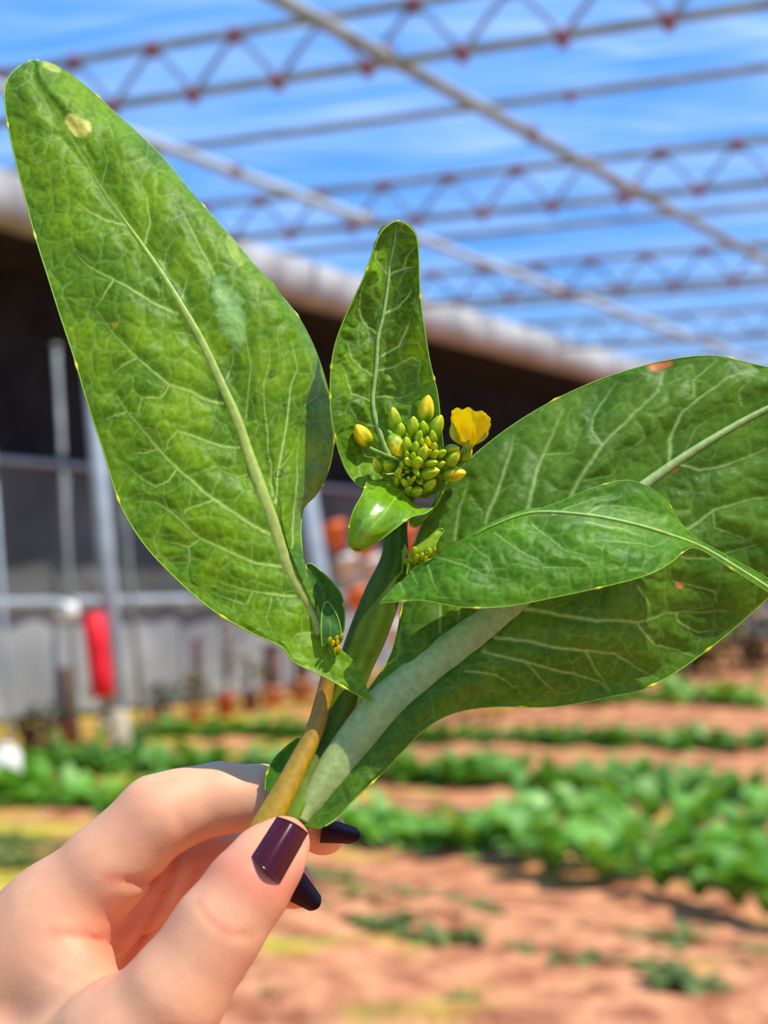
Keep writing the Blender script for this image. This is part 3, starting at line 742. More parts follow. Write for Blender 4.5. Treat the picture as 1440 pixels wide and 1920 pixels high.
# ---- stem
def stem():
    P = [(752, 930, .3665), (744, 985, .366), (740, 1050, .364), (718, 1115, .3635), (692, 1185, .363), (666, 1250, .362), (641, 1320, .360), (614, 1395, .357), (580, 1460, .352), (545, 1530, .347), (510, 1600, .344), (478, 1668, .342)]
    R = [19, 20, 25, 33, 35, 32, 31, 33, 36, 40, 41, 40]
    P = np.array(P, float); ts = np.linspace(0, len(P) - 1, 140); S = cr(P, ts); r = cr(np.array(R, float)[:, None], ts)[:, 0] * S[:, 2] / F_PX
    n = 40; V, Fc = tube(U(S), r, n=n)
    a = np.tile(np.linspace(0, 2 * np.pi, n, endpoint=False), 140); cen = np.repeat(U(S), n, 0); amp = 1 + .05 * np.cos(a * 7) + .02 * np.cos(a * 13 + 1)
    V[:-2] = cen + (V[:-2] - cen) * amp[:, None]
    t = np.repeat(np.linspace(0, 1, 140), n)[:, None]
    rdg = (.5 + .5 * np.cos(a * 7))[:, None]
    c = np.array(lin(48, 84, 14)) * (1 - t) + np.array(lin(104, 126, 20)) * t; c = c * (.82 + .36 * rdg)
    c = np.concatenate([c, c[:1], c[-1:]])
    link('stem', mesh_np('stem', V, Fc, M['stem'], col=c), PLANT)
stem()
# yellowish stalk of the left leaf running down along the stem
build_rib([(622, 1240, .357), (608, 1305, .355), (590, 1370, .352), (556, 1440, .3475), (520, 1510, .3430), (488, 1570, .340), (460, 1640, .339)], [13, 16, 18, 21, 25, 28, 26], [.0022, .0026, .003, .0032, .0034, .0034, .003], PLANT, lin(160, 120, 26), lin(190, 150, 14), n=20, name='leaf_stalk')

# ---- big left leaf
LN = [[(697, 1317), (606, 1196), (604, 1190), (602, 1185)], [(652, 1293), (601, 1180), (600, 1165), (598, 1150)], [(598, 1264), (590, 1155), (590, 1130), (588, 1112)],
      [(550, 1241), (580, 1135), (580, 1105), (578, 1086)], [(528, 1213), (567, 1112), (573, 1080), (570, 1058)], [(470, 1186), (548, 1075), (560, 1040), (566, 1030)],
      [(400, 1145), (530, 1035), (553, 1005), (564, 988)], [(330, 1085), (512, 985), (555, 960), (570, 952)], [(270, 1020), (497, 940), (562, 915), (590, 930)],
      [(225, 945), (481, 895), (566, 865), (611, 895)], [(195, 850), (460, 835), (570, 800), (624, 842)], [(165, 760), (438, 775), (572, 735), (624, 778)],
      [(140, 675), (410, 705), (565, 665), (611, 718)], [(112, 590), (375, 635), (545, 600), (588, 650)], [(90, 520), (335, 568), (505, 545), (553, 586)],
      [(65, 440), (290, 495), (450, 480), (500, 525)], [(45, 365), (242, 424), (390, 410), (438, 450)], [(26, 290), (195, 355), (320, 340), (372, 376)],
      [(12, 220), (145, 275), (245, 265), (298, 288)], [(8, 172), (95, 200), (165, 205), (225, 220)], [(18, 142), (65, 150), (100, 155), (150, 153)], [(42, 121), (64, 122), (80, 120), (102, 122)], [(58, 115), (64, 114), (70, 114), (78, 115)]]
def left_net():
    out = []; K = len(LN)
    dm = np.interp(np.arange(K), [0, 4, 8, 14, 22], [.3535, .3540, .3575, .368, .394])
    for i, (L, Mi, Fo, R) in enumerate(LN):
        d = dm[i]; bulge = np.interp(i, [0, 4, 8, 12, 16, 22], [-.006, -.006, -.004, -.001, .003, .001]); dip = np.interp(i, [0, 3, 8], [-.0004, 0, -.002])
        fo = np.interp(i, [0, 5, 8, 13, 18, 22], [0, .003, .006, .006, .004, 0]); ro = np.interp(i, [0, 5, 8, 13, 18, 22], [.001, .006, .021, .019, .012, .001])
        q = lambda a, b, t, dd: (a[0] * (1 - t) + b[0] * t, a[1] * (1 - t) + b[1] * t, dd)
        hm = q(L, Mi, .5, d + bulge * .5 + dip)
        if i == 0: hm = (668, 1246, hm[2])
        if i == 1: hm = (637, 1238, hm[2])
        out.append([(*L, d + bulge), hm, (*Mi, d), q(Mi, Fo, .5, d + fo * .3 - .0012), (*Fo, d + fo), (*R, d + ro)])
    return out
v = 3.0
LV = [([(333, 587), (284, 564), (249, 542), (213, 520), (160, 493), (142, 475)], 3.4, 2, .75), ([(213, 520), (196, 548), (178, 573)], 2.6, 1.8, .7), ([(242, 424), (200, 415), (164, 395), (138, 373)], 3, 1.8, .6),
      ([(418, 754), (382, 744), (357, 732), (317, 720), (284, 693), (258, 671), (213, 627), (178, 578)], 3.8, 2, .8), ([(258, 671), (232, 684), (209, 700)], 2.6, 1.6, .7), ([(317, 720), (303, 744), (265, 746), (259, 775), (241, 775)], 2.4, 1.8, .65),
      ([(448, 839), (414, 835), (374, 819), (333, 805), (315, 825), (311, 843)], 3.2, 2, .75), ([(504, 1002), (458, 974), (398, 934), (365, 905), (333, 877), (295, 841), (257, 793), (237, 769), (206, 728)], 4.2, 2, .85),
      ([(295, 841), (270, 849), (249, 849)], 2.4, 1.6, .7), ([(333, 877), (317, 899), (291, 912), (262, 893), (241, 877)], 2.4, 1.6, .7), ([(398, 938), (349, 954), (343, 974)], 2.4, 1.6, .65), ([(237, 773), (196, 789)], 2.4, 1.6, .65),
      ([(529, 1063), (482, 1055), (430, 1034), (374, 1010), (341, 978), (297, 944), (253, 940)], 3.6, 2, .8), ([(374, 1010), (353, 1026), (357, 1055), (317, 1057)], 2.4, 1.6, .7), ([(353, 1026), (305, 1014)], 2.2, 1.5, .6),
      ([(555, 1117), (510, 1113), (474, 1109), (398, 1087)], 3.2, 1.8, .7), ([(474, 1109), (462, 1131), (430, 1122), (398, 1111)], 2.4, 1.6, .65), ([(510, 1113), (500, 1160), (515, 1200)], 2.0, 1.5, .5), ([(595, 1183), (563, 1187), (545, 1200)], 2.6, 1.8, .6),
      ([(462, 889), (446, 893), (414, 881)], 2.4, 1.5, .5), ([(271, 458), (282, 418), (276, 373), (262, 338)], 2.8, 1.8, .75), ([(402, 511), (382, 476), (356, 427), (333, 382)], 2.8, 1.8, .7), ([(342, 560), (351, 507)], 2.2, 1.5, .5),
      ([(515, 942), (523, 881), (539, 801), (545, 728), (557, 692), (548, 640)], 3.8, 2, .8), ([(510, 930), (504, 849), (498, 781), (494, 720), (506, 680), (500, 630)], 2.8, 1.8, .6), ([(547, 1026), (559, 922), (565, 801)], 3.2, 2, .7), ([(426, 712), (436, 680), (433, 655)], 2.4, 1.6, .5),
      ([(462, 781), (470, 680), (455, 600), (410, 520)], 2.6, 1.8, .5), ([(523, 881), (550, 850), (562, 820)], 2, 1.4, .5), ([(240, 424), (190, 350), (130, 250), (75, 150)], 3.5, 2, .35),
      ([(370, 630), (330, 620), (300, 640)], 2.0, 1.4, .4), ([(575, 760), (598, 740), (605, 700)], 2, 1.4, .4), ([(300, 520), (310, 470), (330, 440)], 2, 1.4, .45), ([(190, 350), (200, 300), (190, 250)], 2, 1.4, .35), ([(130, 250), (100, 260), (70, 240)], 2, 1.4, .3)]
left_leaf, LS, LW, LNr = build_leaf(left_net(), LV, 560, 230, seed=11, cell=44, spots=[(147, 236, 26, 17, .5, lin(205, 205, 100), .9), (433, 585, 72, 26, 1.25, lin(140, 185, 105), .7), (440, 470, 30, 9, 1.1, lin(180, 200, 90), .5), (215, 607, 8, 6, 0, lin(190, 160, 30), .7), (95, 125, 20, 10, 0.4, lin(200, 205, 110), .6)])  # the long pale spot paints light reflected off a wet smear into the colour
def on_leaf(S, W, pts, off=0.0):
    out = []
    for px, py in pts:
        i, j = sample_depth(S, W, px, py); out.append((px, py, float(S[i, j, 2]) - off))
    return out
build_rib(on_leaf(LS, LW, [(603, 1190), (587, 1150), (567, 1112), (537, 1055), (514, 986), (490, 922), (466, 853), (446, 793), (420, 732), (378, 642), (342, 578), (307, 520), (268, 462), (238, 420), (222, 396)]),
          [11, 14, 15.5, 16, 14, 13, 12, 11, 10, 9, 7.5, 6, 4.5, 3.0, 1.0], [.0014, .0016, .0016, .0015, .0013, .0012, .0011, .001, .0009, .0008, .0007, .0006, .0005, .0003, .0001], left_leaf, lin(178, 184, 78), lin(150, 182, 60), steps=160, sink=.55)

# ---- upright middle leaf
MN = [((735, 925), (760, 925), (800, 935)), ((690, 918), (748, 890), (830, 915)), ((660, 898), (735, 850), (835, 895)), ((640, 860), (718, 812), (832, 850)), ((622, 790), (702, 775), (826, 795)), ((619, 720), (703, 718), (820, 738)),
      ((625, 660), (708, 650), (806, 680)), ((640, 612), (716, 600), (797, 625)), ((662, 562), (726, 545), (789, 570)), ((682, 520), (731, 495), (786, 520)), ((697, 478), (737, 462), (785, 478)), ((712, 440), (741, 432), (780, 442)), ((726, 424), (743, 420), (765, 423)), ((738, 416), (744, 415), (752, 416))]
def mid_net():
    out = []; K = len(MN); dm = np.interp(np.arange(K), [0, 2, 5, 9, 13], [.366, .369, .3715, .3735, .3725])
    for i, (L, Mi, R) in enumerate(MN):
        d = dm[i]; w = np.interp(i, [0, 4, 9, 13], [.002, .006, .0045, .0005]); q = lambda a, b, t, dd: (a[0] * (1 - t) + b[0] * t, a[1] * (1 - t) + b[1] * t, dd)
        out.append([(*L, d - w), q(L, Mi, .5, d - w * .25), (*Mi, d), q(Mi, R, .5, d - w * .25), (*R, d - w)])
    return out
MV = [([(730, 515), (752, 503), (772, 500)], 2.6, 1.6, .85), ([(752, 503), (757, 485), (770, 462)], 1.8, 1.4, .5), ([(727, 513), (707, 485), (715, 465)], 2, 1.4, .5), ([(722, 588), (745, 575), (765, 552), (767, 537)], 2.6, 1.6, .9), ([(715, 668), (745, 648), (760, 620), (768, 600)], 2.2, 1.6, .8),
      ([(705, 625), (690, 607), (680, 580), (681, 550), (689, 522)], 2.4, 1.4, .6), ([(700, 705), (677, 692), (657, 670), (652, 642)], 2.4, 1.6, .7), ([(707, 695), (735, 688), (765, 669), (780, 678), (777, 730)], 2.2, 1.5, .65), ([(700, 755), (655, 737), (645, 700), (635, 682)], 2.2, 1.5, .6), ([(708, 800), (670, 790), (648, 760)], 2, 1.5, .5), ([(706, 745), (745, 745), (775, 735)], 2, 1.4, .5)]
GM = dict(dark=lin(56, 100, 4), light=lin(124, 168, 14), vein=lin(194, 214, 124))
mid_leaf, MS, MW, _ = build_leaf(mid_net(), MV, 300, 130, g=GM, seed=23, cell=34, puff=.0016, undul=.0021, tert=.26)
build_rib(on_leaf(MS, MW, [(752, 890), (728, 850), (714, 815), (703, 780), (699, 750), (702, 718), (706, 680), (709, 633), (717, 600), (724, 560), (729, 520), (732, 493), (740, 455), (743, 425)]), [6, 5.5, 5, 4.8, 4.6, 4.4, 4.2, 4, 3.8, 3.4, 3, 2.6, 2, 1], [.0008] * 6 + [.0006] * 5 + [.0004] * 3, mid_leaf, lin(160, 186, 90), lin(170, 200, 120), n=10)

# ---- big right leaf
RN = [((551, 1534), (574, 1549), (600, 1555)), ((558, 1514), (586, 1518), (634, 1533)), ((572, 1484), (604, 1482), (662, 1502)), ((622, 1405), (658, 1415), (716, 1450)), ((682, 1306), (730, 1330), (790, 1373)), ((733, 1228), (800, 1265), (848, 1338)), ((755, 1132), (870, 1205), (925, 1325)),
      ((772, 1035), (950, 1140), (1030, 1325)), ((826, 920), (1040, 1060), (1130, 1309)), ((930, 820), (1130, 975), (1230, 1282)), ((1060, 740), (1220, 900), (1335, 1212)), ((1200, 688), (1320, 835), (1425, 1135)), ((1330, 667), (1420, 775), (1510, 1050)), ((1450, 690), (1510, 735), (1575, 930)), ((1560, 690), (1585, 705), (1610, 800)), ((1600, 698), (1605, 700), (1612, 715))]
def right_net():
    out = []; K = len(RN); dm = np.interp(np.arange(K) - 1, [-1, 2, 5, 7, 8, 9, 11, 14], [.3425, .3495, .3525, .3575, .362, .366, .370, .368])
    for i, (Uu, Mi, L) in enumerate(RN):
        d = dm[i]; i -= 1; up = np.interp(i, [0, 3, 6, 8, 10, 14], [.001, .003, .010, .009, .006, 0]); lo = np.interp(i, [0, 1, 3, 6, 9, 14], [-.004, -.005, -.004, .004, .004, 0]); b = np.interp(i, [0, 5, 9, 14], [0, .004, .005, 0])
        q = lambda a, c_, t, dd: (a[0] * (1 - t) + c_[0] * t, a[1] * (1 - t) + c_[1] * t, dd)
        out.append([(*Uu, d + up), q(Uu, Mi, .5, d + up * .4 - b * .7), (*Mi, d), q(Mi, L, .5, d + lo * .4 - b), (*L, d + lo)])
    return out
RV = [([(991, 957), (1007, 877), (1039, 804), (1055, 767)], 4.5, 2.5, .65), ([(910, 978), (939, 904), (960, 851), (965, 814)], 4.2, 2.4, .6), ([(851, 1009), (862, 951), (878, 899)], 4, 2.4, .6), ([(1040, 1040), (1070, 930), (1102, 872), (1129, 835), (1181, 782), (1234, 730), (1245, 682)], 5, 2.5, .65), ([(1129, 835), (1110, 809), (1110, 782), (1129, 751), (1155, 714)], 3, 2, .6),
      ([(1255, 867), (1258, 825), (1282, 772), (1313, 746), (1361, 709), (1419, 693)], 4.5, 2.5, .7), ([(1303, 740), (1300, 709), (1345, 674)], 3, 2, .6), ([(1255, 867), (1313, 880), (1371, 867), (1440, 841)], 3.5, 2.2, .6), ([(1160, 985), (1292, 990), (1340, 957), (1408, 936), (1450, 933)], 4, 2.2, .6), ([(976, 1139), (1049, 1152), (1118, 1163), (1195, 1165), (1250, 1152), (1366, 1147)], 5, 2.5, .65),
      ([(1195, 1166), (1208, 1189), (1229, 1210), (1271, 1221), (1324, 1236)], 3.4, 2.2, .7), ([(1271, 1152), (1276, 1168), (1313, 1189), (1345, 1185)], 3, 2, .65), ([(1195, 1099), (1218, 1131), (1221, 1150)], 2.6, 2, .5), ([(928, 1194), (997, 1205), (1092, 1221), (1155, 1226), (1187, 1247), (1234, 1273)], 4.2, 2.4, .6), ([(1097, 1221), (1118, 1252), (1144, 1294)], 3, 2, .5), ([(907, 1221), (965, 1236), (1049, 1257), (1129, 1284), (1150, 1305)], 4, 2.2, .55),
      ([(986, 1240), (1014, 1272), (1044, 1300)], 2.8, 2, .4), ([(875, 1257), (933, 1268), (970, 1294)], 3.4, 2.2, .45), ([(822, 1120), (825, 1170), (828, 1215)], 3.6, 2.4, .5), ([(859, 1120), (862, 1173)], 3.6, 2.4, .5), ([(880, 930), (905, 960), (900, 990)], 2.6, 1.8, .4), ([(1020, 850), (1075, 850), (1090, 800)], 2.6, 1.8, .35), ([(1195, 790), (1210, 820), (1170, 850)], 2.4, 1.8, .4), ([(1390, 760), (1385, 735), (1405, 710)], 2.6, 1.8, .5),
      ([(1280, 850), (1310, 800), (1350, 775)], 2.4, 1.6, .3), ([(1340, 957), (1345, 990), (1400, 1010)], 2.6, 1.8, .5), ([(1250, 1040), (1330, 1050), (1420, 1020)], 3.4, 2, .5), ([(1265, 1090), (1340, 1110), (1345, 1130)], 2.8, 1.8, .5), ([(1076, 905), (1150, 890), (1175, 850)], 2.4, 1.6, .3)]
GR = dict(dark=lin(56, 96, 12), light=lin(92, 132, 26), vein=lin(160, 190, 104))
right_leaf, RS, RW, _ = build_leaf(right_net(), RV, 440, 260, g=GR, seed=37, cell=54, puff=.0008, undul=.0011, tert=.2, ribw=34, spots=[(1237, 683, 22, 9, -.3, lin(215, 120, 75), .9), (1266, 881, 6, 5, 0, lin(150, 90, 50), .9), (1278, 1099, 7, 5, .3, lin(200, 120, 70), .95), (978, 775, 9, 6, 0, lin(120, 180, 40), .4)])
build_rib(on_leaf(RS, RW, [(566, 1541), (578, 1520), (598, 1490), (628, 1452), (660, 1413), (695, 1370), (730, 1330), (768, 1296), (800, 1265), (870, 1205), (950, 1140), (1040, 1060), (1130, 975), (1220, 900), (1320, 832), (1420, 775), (1510, 735)]),
          [10, 19, 31, 40, 46, 49, 50, 48, 45, 37, 28, 19, 13, 9.5, 7, 5.5, 4], [.001, .0022, .003, .0036, .0034, .0034, .0032, .003, .003, .0024, .0018, .0014, .0012, .001, .0008, .0006, .0004], right_leaf, lin(160, 172, 92), lin(160, 188, 104), n=22, steps=180, sink=.2)

# ---- twisted leaf in front
TN = [((711, 1131), (740, 1098), (768, 1071)), ((750, 1128), (778, 1080), (800, 1052)), ((792, 1126), (815, 1052), (826, 1040)), ((870, 1139), (864, 1020), (868, 1012)), ((950, 1137), (925, 984), (932, 976)), ((1050, 1118), (1000, 960), (1030, 948)), ((1150, 1096), (1100, 965), (1110, 916)), ((1214, 1078), (1180, 981), (1180, 901)), ((1256, 1056), (1250, 1001), (1240, 930)), ((1283, 1034), (1290, 1016), (1280, 985)), ((1310, 1029), (1316, 1026), (1310, 1012)), ((1380, 1072), (1380, 1063), (1378, 1050)), ((1440, 1110), (1443, 1102), (1446, 1090)), ((1500, 1150), (1502, 1148), (1504, 1144))]
def tw_net():
    out = []; K = len(TN); dm = np.interp(np.arange(K), [0, 3, 6, 10, 13], [.350, .346, .3485, .355, .361])
    for i, (L, Mi, R) in enumerate(TN):
        d = dm[i]; nl = np.interp(i, [0, 3, 7, 10, 13], [-.005, -.0105, -.009, -.001, -.0005]); fr = np.interp(i, [0, 3, 5, 7, 10, 13], [.002, .001, .003, .005, .001, .0005]); q = lambda a, c_, t, dd: (a[0] * (1 - t) + c_[0] * t, a[1] * (1 - t) + c_[1] * t, dd)
        out.append([(*L, d + nl), q(L, Mi, .5, d + nl * .72), (*Mi, d), q(Mi, R, .5, d + fr * .55), (*R, d + fr)])
    return out
TV = [([(997, 978), (1023, 999), (1060, 1031), (1118, 1046)], 2.6, 1.6, .5), ([(928, 999), (965, 1025), (1007, 1046), (1018, 1062), (1018, 1083)], 2.4, 1.6, .5), ([(817, 1046), (865, 1057), (907, 1078), (965, 1089)], 2.4, 1.6, .45), ([(770, 1067), (780, 1094)], 2.2, 1.5, .6), ([(801, 1057), (809, 1089), (822, 1110)], 2.2, 1.5, .6), ([(1018, 1062), (1086, 1065)], 2, 1.4, .5), ([(1097, 978), (1155, 988), (1208, 1004)], 2.2, 1.6, .6), ([(1100, 965), (1130, 945), (1190, 950), (1240, 965)], 2.2, 1.5, .5), ([(1035, 965), (1080, 945), (1150, 925)], 2, 1.4, .45), ([(880, 1020), (915, 1045), (930, 1090)], 2, 1.4, .4), ([(750, 1095), (758, 1118)], 2, 1.4, .6), ([(1130, 1010), (1220, 1020), (1260, 1010)], 2, 1.4, .4)]
GT = dict(dark=lin(56, 104, 8), light=lin(96, 146, 18), vein=lin(166, 198, 96))
tw_leaf, TS, TW, _ = build_leaf(tw_net(), TV, 380, 120, g=GT, rimw=.00011, seed=51, cell=38, puff=.0007, undul=.0006, tert=.26)
build_rib(on_leaf(TS, TW, [(890, 1004), (925, 985), (1000, 961), (1100, 966), (1180, 981), (1250, 1001), (1316, 1026), (1380, 1063), (1443, 1103)], .0002), [1.2, 2.4, 3.4, 3.8, 3.8, 3.6, 3.4, 3.2, 3.2], [.0002, .0003, .0004, .0004, .0004, .0004, .0004, .0004, .0004], tw_leaf, lin(120, 160, 50), lin(170, 204, 96), n=10)

# ---- small leaves
def small_leaf(net, nu, nv, seed, g, matk='leaf', veins=(), cell=22, **k):
    return build_leaf(net, veins, nu, nv, g=g, seed=seed, cell=cell, puff=k.pop('puff', .0002), undul=k.pop('undul', .0003), matk=matk, margin_fade=10, **k)
GB = dict(dark=lin(96, 148, 10), light=lin(140, 182, 24), vein=lin(176, 206, 84))
# glossy bract under the buds, tip down to the left
bract, BS, BW, _ = small_leaf([[(688, 902, 0.3603), (745, 905, 0.3623), (757, 925, 0.3608), (785, 948, 0.3598), (812, 952, 0.3578)], [(684, 915, 0.3568), (722, 918, 0.3573), (748, 935, 0.3568), (775, 955, 0.3563), (797, 963, 0.3558)], [(677, 932, 0.3538), (705, 935, 0.3518), (732, 952, 0.3513), (757, 970, 0.3528), (770, 970, 0.3533)], [(664, 955, 0.3518), (690, 958, 0.3488), (711, 973, 0.3483), (730, 985, 0.3498), (737, 994, 0.3508)],
                    [(656, 980, 0.3508), (675, 982, 0.3473), (692, 994, 0.3468), (706, 1003, 0.3478), (713, 1012, 0.3498)], [(653, 1003, 0.3503), (665, 1008, 0.3478), (677, 1015, 0.3473), (688, 1020, 0.3478), (694, 1024, 0.3488)], [(655, 1022, 0.3498), (662, 1027, 0.3488), (668, 1030, 0.3483), (675, 1031, 0.3488), (681, 1031, 0.3488)], [(664, 1031, 0.3498), (666, 1033, 0.3498), (668, 1034, 0.3498), (670, 1034, 0.3498), (672, 1034, 0.3498)]],
                   150, 100, 61, GB, 'leaf_gloss', [([(757, 920), (732, 945), (711, 973), (692, 994), (672, 1026)], 2.2, 1.6, .5), ([(711, 973), (735, 975)], 1.5, 1.2, .3), ([(692, 994), (672, 985)], 1.5, 1.2, .3)], tert=.15, spots=[(668, 1033, 9, 5, 0, lin(120, 70, 20), .9)])
# its neighbour curling up on the right, below the buds
small_leaf([[(770, 968, .366), (785, 968, .365), (800, 965, .364)], [(768, 978, .3655), (788, 970, .363), (812, 955, .3625)], [(772, 986, .365), (795, 975, .362), (824, 938, .3615)], [(778, 988, .365), (805, 968, .3625), (833, 912, .362)], [(786, 984, .366), (812, 955, .3635), (832, 900, .3635)]], 60, 50, 63, dict(dark=lin(80, 130, 24), light=lin(140, 180, 40), vein=lin(180, 205, 100)), tert=.2)
# pointed bract of the right axil
small_leaf([[(768, 1052, .362), (782, 1056, .361), (800, 1050, .361)], [(770, 1035, .361), (790, 1036, .3595), (812, 1036, .360)], [(785, 1022, .3605), (801, 1020, .3595), (818, 1020, .360)], [(805, 1008, .3605), (813, 1006, .360), (822, 1010, .3605)], [(818, 995, .361), (824, 994, .361), (832, 998, .361)], [(825, 992, .361), (828, 991, .361), (831, 992, .361)]], 60, 36, 65, dict(dark=lin(130, 165, 24), light=lin(175, 200, 50), vein=lin(200, 215, 110)), tert=.15)
# rounded lobe behind the left leaf, and the little axil leaf before it
small_leaf([[(590, 1215, .356), (612, 1212, .357), (640, 1205, .356)], [(580, 1170, .359), (612, 1165, .360), (646, 1165, .358)], [(574, 1120, .361), (608, 1118, .362), (642, 1120, .360)], [(572, 1085, .362), (595, 1085, .363), (622, 1090, .362)], [(574, 1062, .363), (585, 1062, .363), (598, 1068, .363)], [(578, 1057, .363), (582, 1057, .363), (586, 1058, .363)]], 110, 60, 67, dict(dark=lin(46, 92, 24), light=lin(74, 124, 36), vein=lin(110, 150, 70)), veins=[([(605, 1210), (608, 1118), (585, 1065)], 3, 2, .5), ([(608, 1140), (630, 1115)], 2, 1.5, .4), ([(606, 1155), (585, 1125)], 2, 1.5, .4)], tert=.3, cell=26)  # greens darkened so the lobe's colour carries its shade
small_leaf([[(604, 1212, .349), (618, 1214, .349), (632, 1210, .349)], [(602, 1185, .3495), (620, 1180, .350), (640, 1190, .3505)], [(603, 1155, .351), (618, 1155, .3515), (634, 1160, .3515)], [(606, 1138, .352), (614, 1135, .352), (624, 1140, .352)], [(611, 1129, .3525), (614, 1128, .3525), (617, 1130, .3525)]], 70, 40, 69, dict(dark=lin(46, 92, 20), light=lin(70, 122, 30), vein=lin(110, 150, 70)), veins=[([(618, 1212), (620, 1180), (614, 1135)], 1.8, 1.2, .5)], tert=.15, dots=False)
# leaf sliver behind the stalk above the index finger
small_leaf([[(497, 1482, 0.3515), (510, 1486, 0.3515), (530, 1490, 0.3515)], [(499, 1455, 0.3525), (520, 1455, 0.3530), (545, 1455, 0.3525)], [(512, 1425, 0.3535), (535, 1425, 0.3545), (560, 1425, 0.3535)], [(540, 1397, 0.3550), (556, 1397, 0.3555), (575, 1400, 0.3550)], [(558, 1384, 0.3555), (566, 1384, 0.3555), (576, 1386, 0.3555)]], 60, 40, 71, dict(dark=lin(50, 100, 16), light=lin(80, 135, 24), vein=lin(130, 170, 70)), tert=.15)
# small dark leaf-shaped piece under the right leaf base
small_leaf([[(630, 1515, 0.3545), (645, 1512, 0.3545), (655, 1500, 0.3545)], [(640, 1512, 0.3545), (652, 1506, 0.3545), (662, 1496, 0.3545)], [(660, 1503, 0.3555), (664, 1500, 0.3555), (668, 1495, 0.3555)]], 20, 16, 73, dict(dark=lin(40, 60, 20), light=lin(60, 80, 30), vein=lin(90, 110, 50)), tert=.1, dots=False)

# ---- buds (positions measured on the flower head)
BUDP = [(0, .30), (.06, .62), (.16, .86), (.32, 1.0), (.5, .98), (.68, .84), (.82, .62), (.92, .38), (.98, .16), (1, 0)]
def zpx(x, y): return 600 + x / 4.235, 720 + y / 4.235
CORE = U((*zpx(790, 640), .3665))
def bud(bx, by, tx, ty, wz, yel, dd=0.0, ped=True, parent=PLANT, core=None, zoomed=True, base_d=None):
    if zoomed: b = zpx(bx, by); t = zpx(tx, ty); w = wz / 4.235
    else: b, t, w = (bx, by), (tx, ty), wz
    cx, cy = (b[0] + t[0]) / 2, (b[1] + t[1]) / 2
    d = base_d if base_d is not None else .3555 + ((cx - 787) ** 2 + (cy - 852) ** 2) / 70.0 ** 2 * .0045
    d += dd
    Lp = math.hypot(t[0] - b[0], t[1] - b[1]); fore = max(0.0, w * 1.45 - Lp)            # foreshortened ones point to the viewer
    B = U((*b, d + .0012 + fore * .5 * d / F_PX)); T = U((*t, d - .0006 - fore * .5 * d / F_PX))
    ax = T - B; Lg = np.linalg.norm(ax); r = w * .5 * d / F_PX
    prof = [(p * Lg, q * r) for p, q in BUDP]; prof = [(-.0001, 0)] + prof
    V, Fc = lathe(prof, B, ax, 20, 4, .06)
    tt = np.repeat([p for p, _ in [(0, 0)] + BUDP], 20)[:, None]; aa = np.tile(np.linspace(0, 2 * np.pi, 20, endpoint=False), len(prof))[:, None]
    g0, g1, yc = np.array(lin(120, 160, 10)), np.array(lin(184, 206, 22)), np.array(lin(250, 218, 10))
    c = g0 * (1 - tt) + g1 * tt; k = np.clip((tt - (1 - yel * 1.05) + .15 * np.cos(aa * 4)) * 3.0, 0, 1) * (yel > 0); c = c * (1 - k) + yc * k; c = c * (1 + .12 * np.cos(aa * 4))
    o = link('flower_bud', mesh_np('flower_bud', V, Fc, M['bud'], col=c), parent)
    if ped:
        C_ = CORE if core is None else core; mid = B * .55 + C_ * .45 - ax / Lg * .0012
        V, Fc = tube(cr(np.array([B + ax * .03, B - ax / Lg * .0008, mid, C_]), np.linspace(0, 3, 12)), .00042 if w < 22 else .00055, n=8, ref=(.3, .2, .93))
        link('pedicel', mesh_np('pedicel', V, Fc, M['bud'], col=np.tile(np.array(lin(120, 160, 40)), (len(V), 1))), o)
    return o
def cb(cx, cy, L, W, ang, yel, **k):
    a = math.radians(ang); dx, dy = math.cos(a) * L / 2, -math.sin(a) * L / 2; return bud(cx - dx, cy - dy, cx + dx, cy + dy, W, yel, **k)
BL_ = [(842, 200, 232, 128, 80, .7), (335, 405, 195, 135, 120, .8), (592, 280, 195, 105, 100, .25), (640, 372, 130, 88, 85, .1), (602, 490, 185, 130, -65, .55), (740, 338, 165, 98, 88, .1), (826, 348, 115, 72, 100, .05), (928, 335, 195, 108, 68, .2), (690, 482, 125, 82, 95, .1), (762, 502, 92, 78, 90, 0), (785, 418, 105, 64, 75, .1), (897, 418, 105, 62, 100, .1), (850, 456, 82, 52, 85, .3), (808, 462, 70, 46, 95, .2), (822, 545, 112, 100, 70, .15),
      (905, 500, 72, 58, 80, .2), (907, 556, 78, 72, 40, .15), (966, 550, 84, 64, 30, .1), (1050, 517, 125, 78, 8, .15), (1056, 588, 155, 106, 48, .25), (1160, 552, 155, 98, 62, .45), (1064, 712, 195, 122, 4, .6), (876, 702, 155, 98, 14, .2), (880, 626, 115, 62, 5, .1), (960, 636, 74, 56, 20, .15), (775, 620, 60, 98, 60, 0), (706, 612, 70, 76, 150, 0), (766, 697, 62, 56, -60, 0), (876, 796, 108, 86, 45, .15), (768, 850, 98, 84, 15, .15),
      (700, 836, 70, 54, 40, .3), (674, 782, 60, 66, 130, .2), (610, 771, 68, 52, 90, .15), (622, 702, 84, 62, 60, .3), (552, 652, 96, 96, 160, 0), (456, 650, 120, 82, 120, .4), (650, 640, 52, 42, 90, .2), (742, 752, 60, 36, 50, .4), (708, 752, 46, 34, 120, .3), (832, 500, 56, 42, 100, .5), (868, 478, 50, 38, 70, .5), (640, 745, 44, 36, 120, .3), (868, 540, 48, 40, 60, .3), (815, 655, 46, 40, 20, .1), (700, 690, 44, 44, 200, 0), (790, 775, 60, 50, -40, 0), (690, 560, 60, 44, 100, 0), (740, 570, 56, 50, 90, 0)]
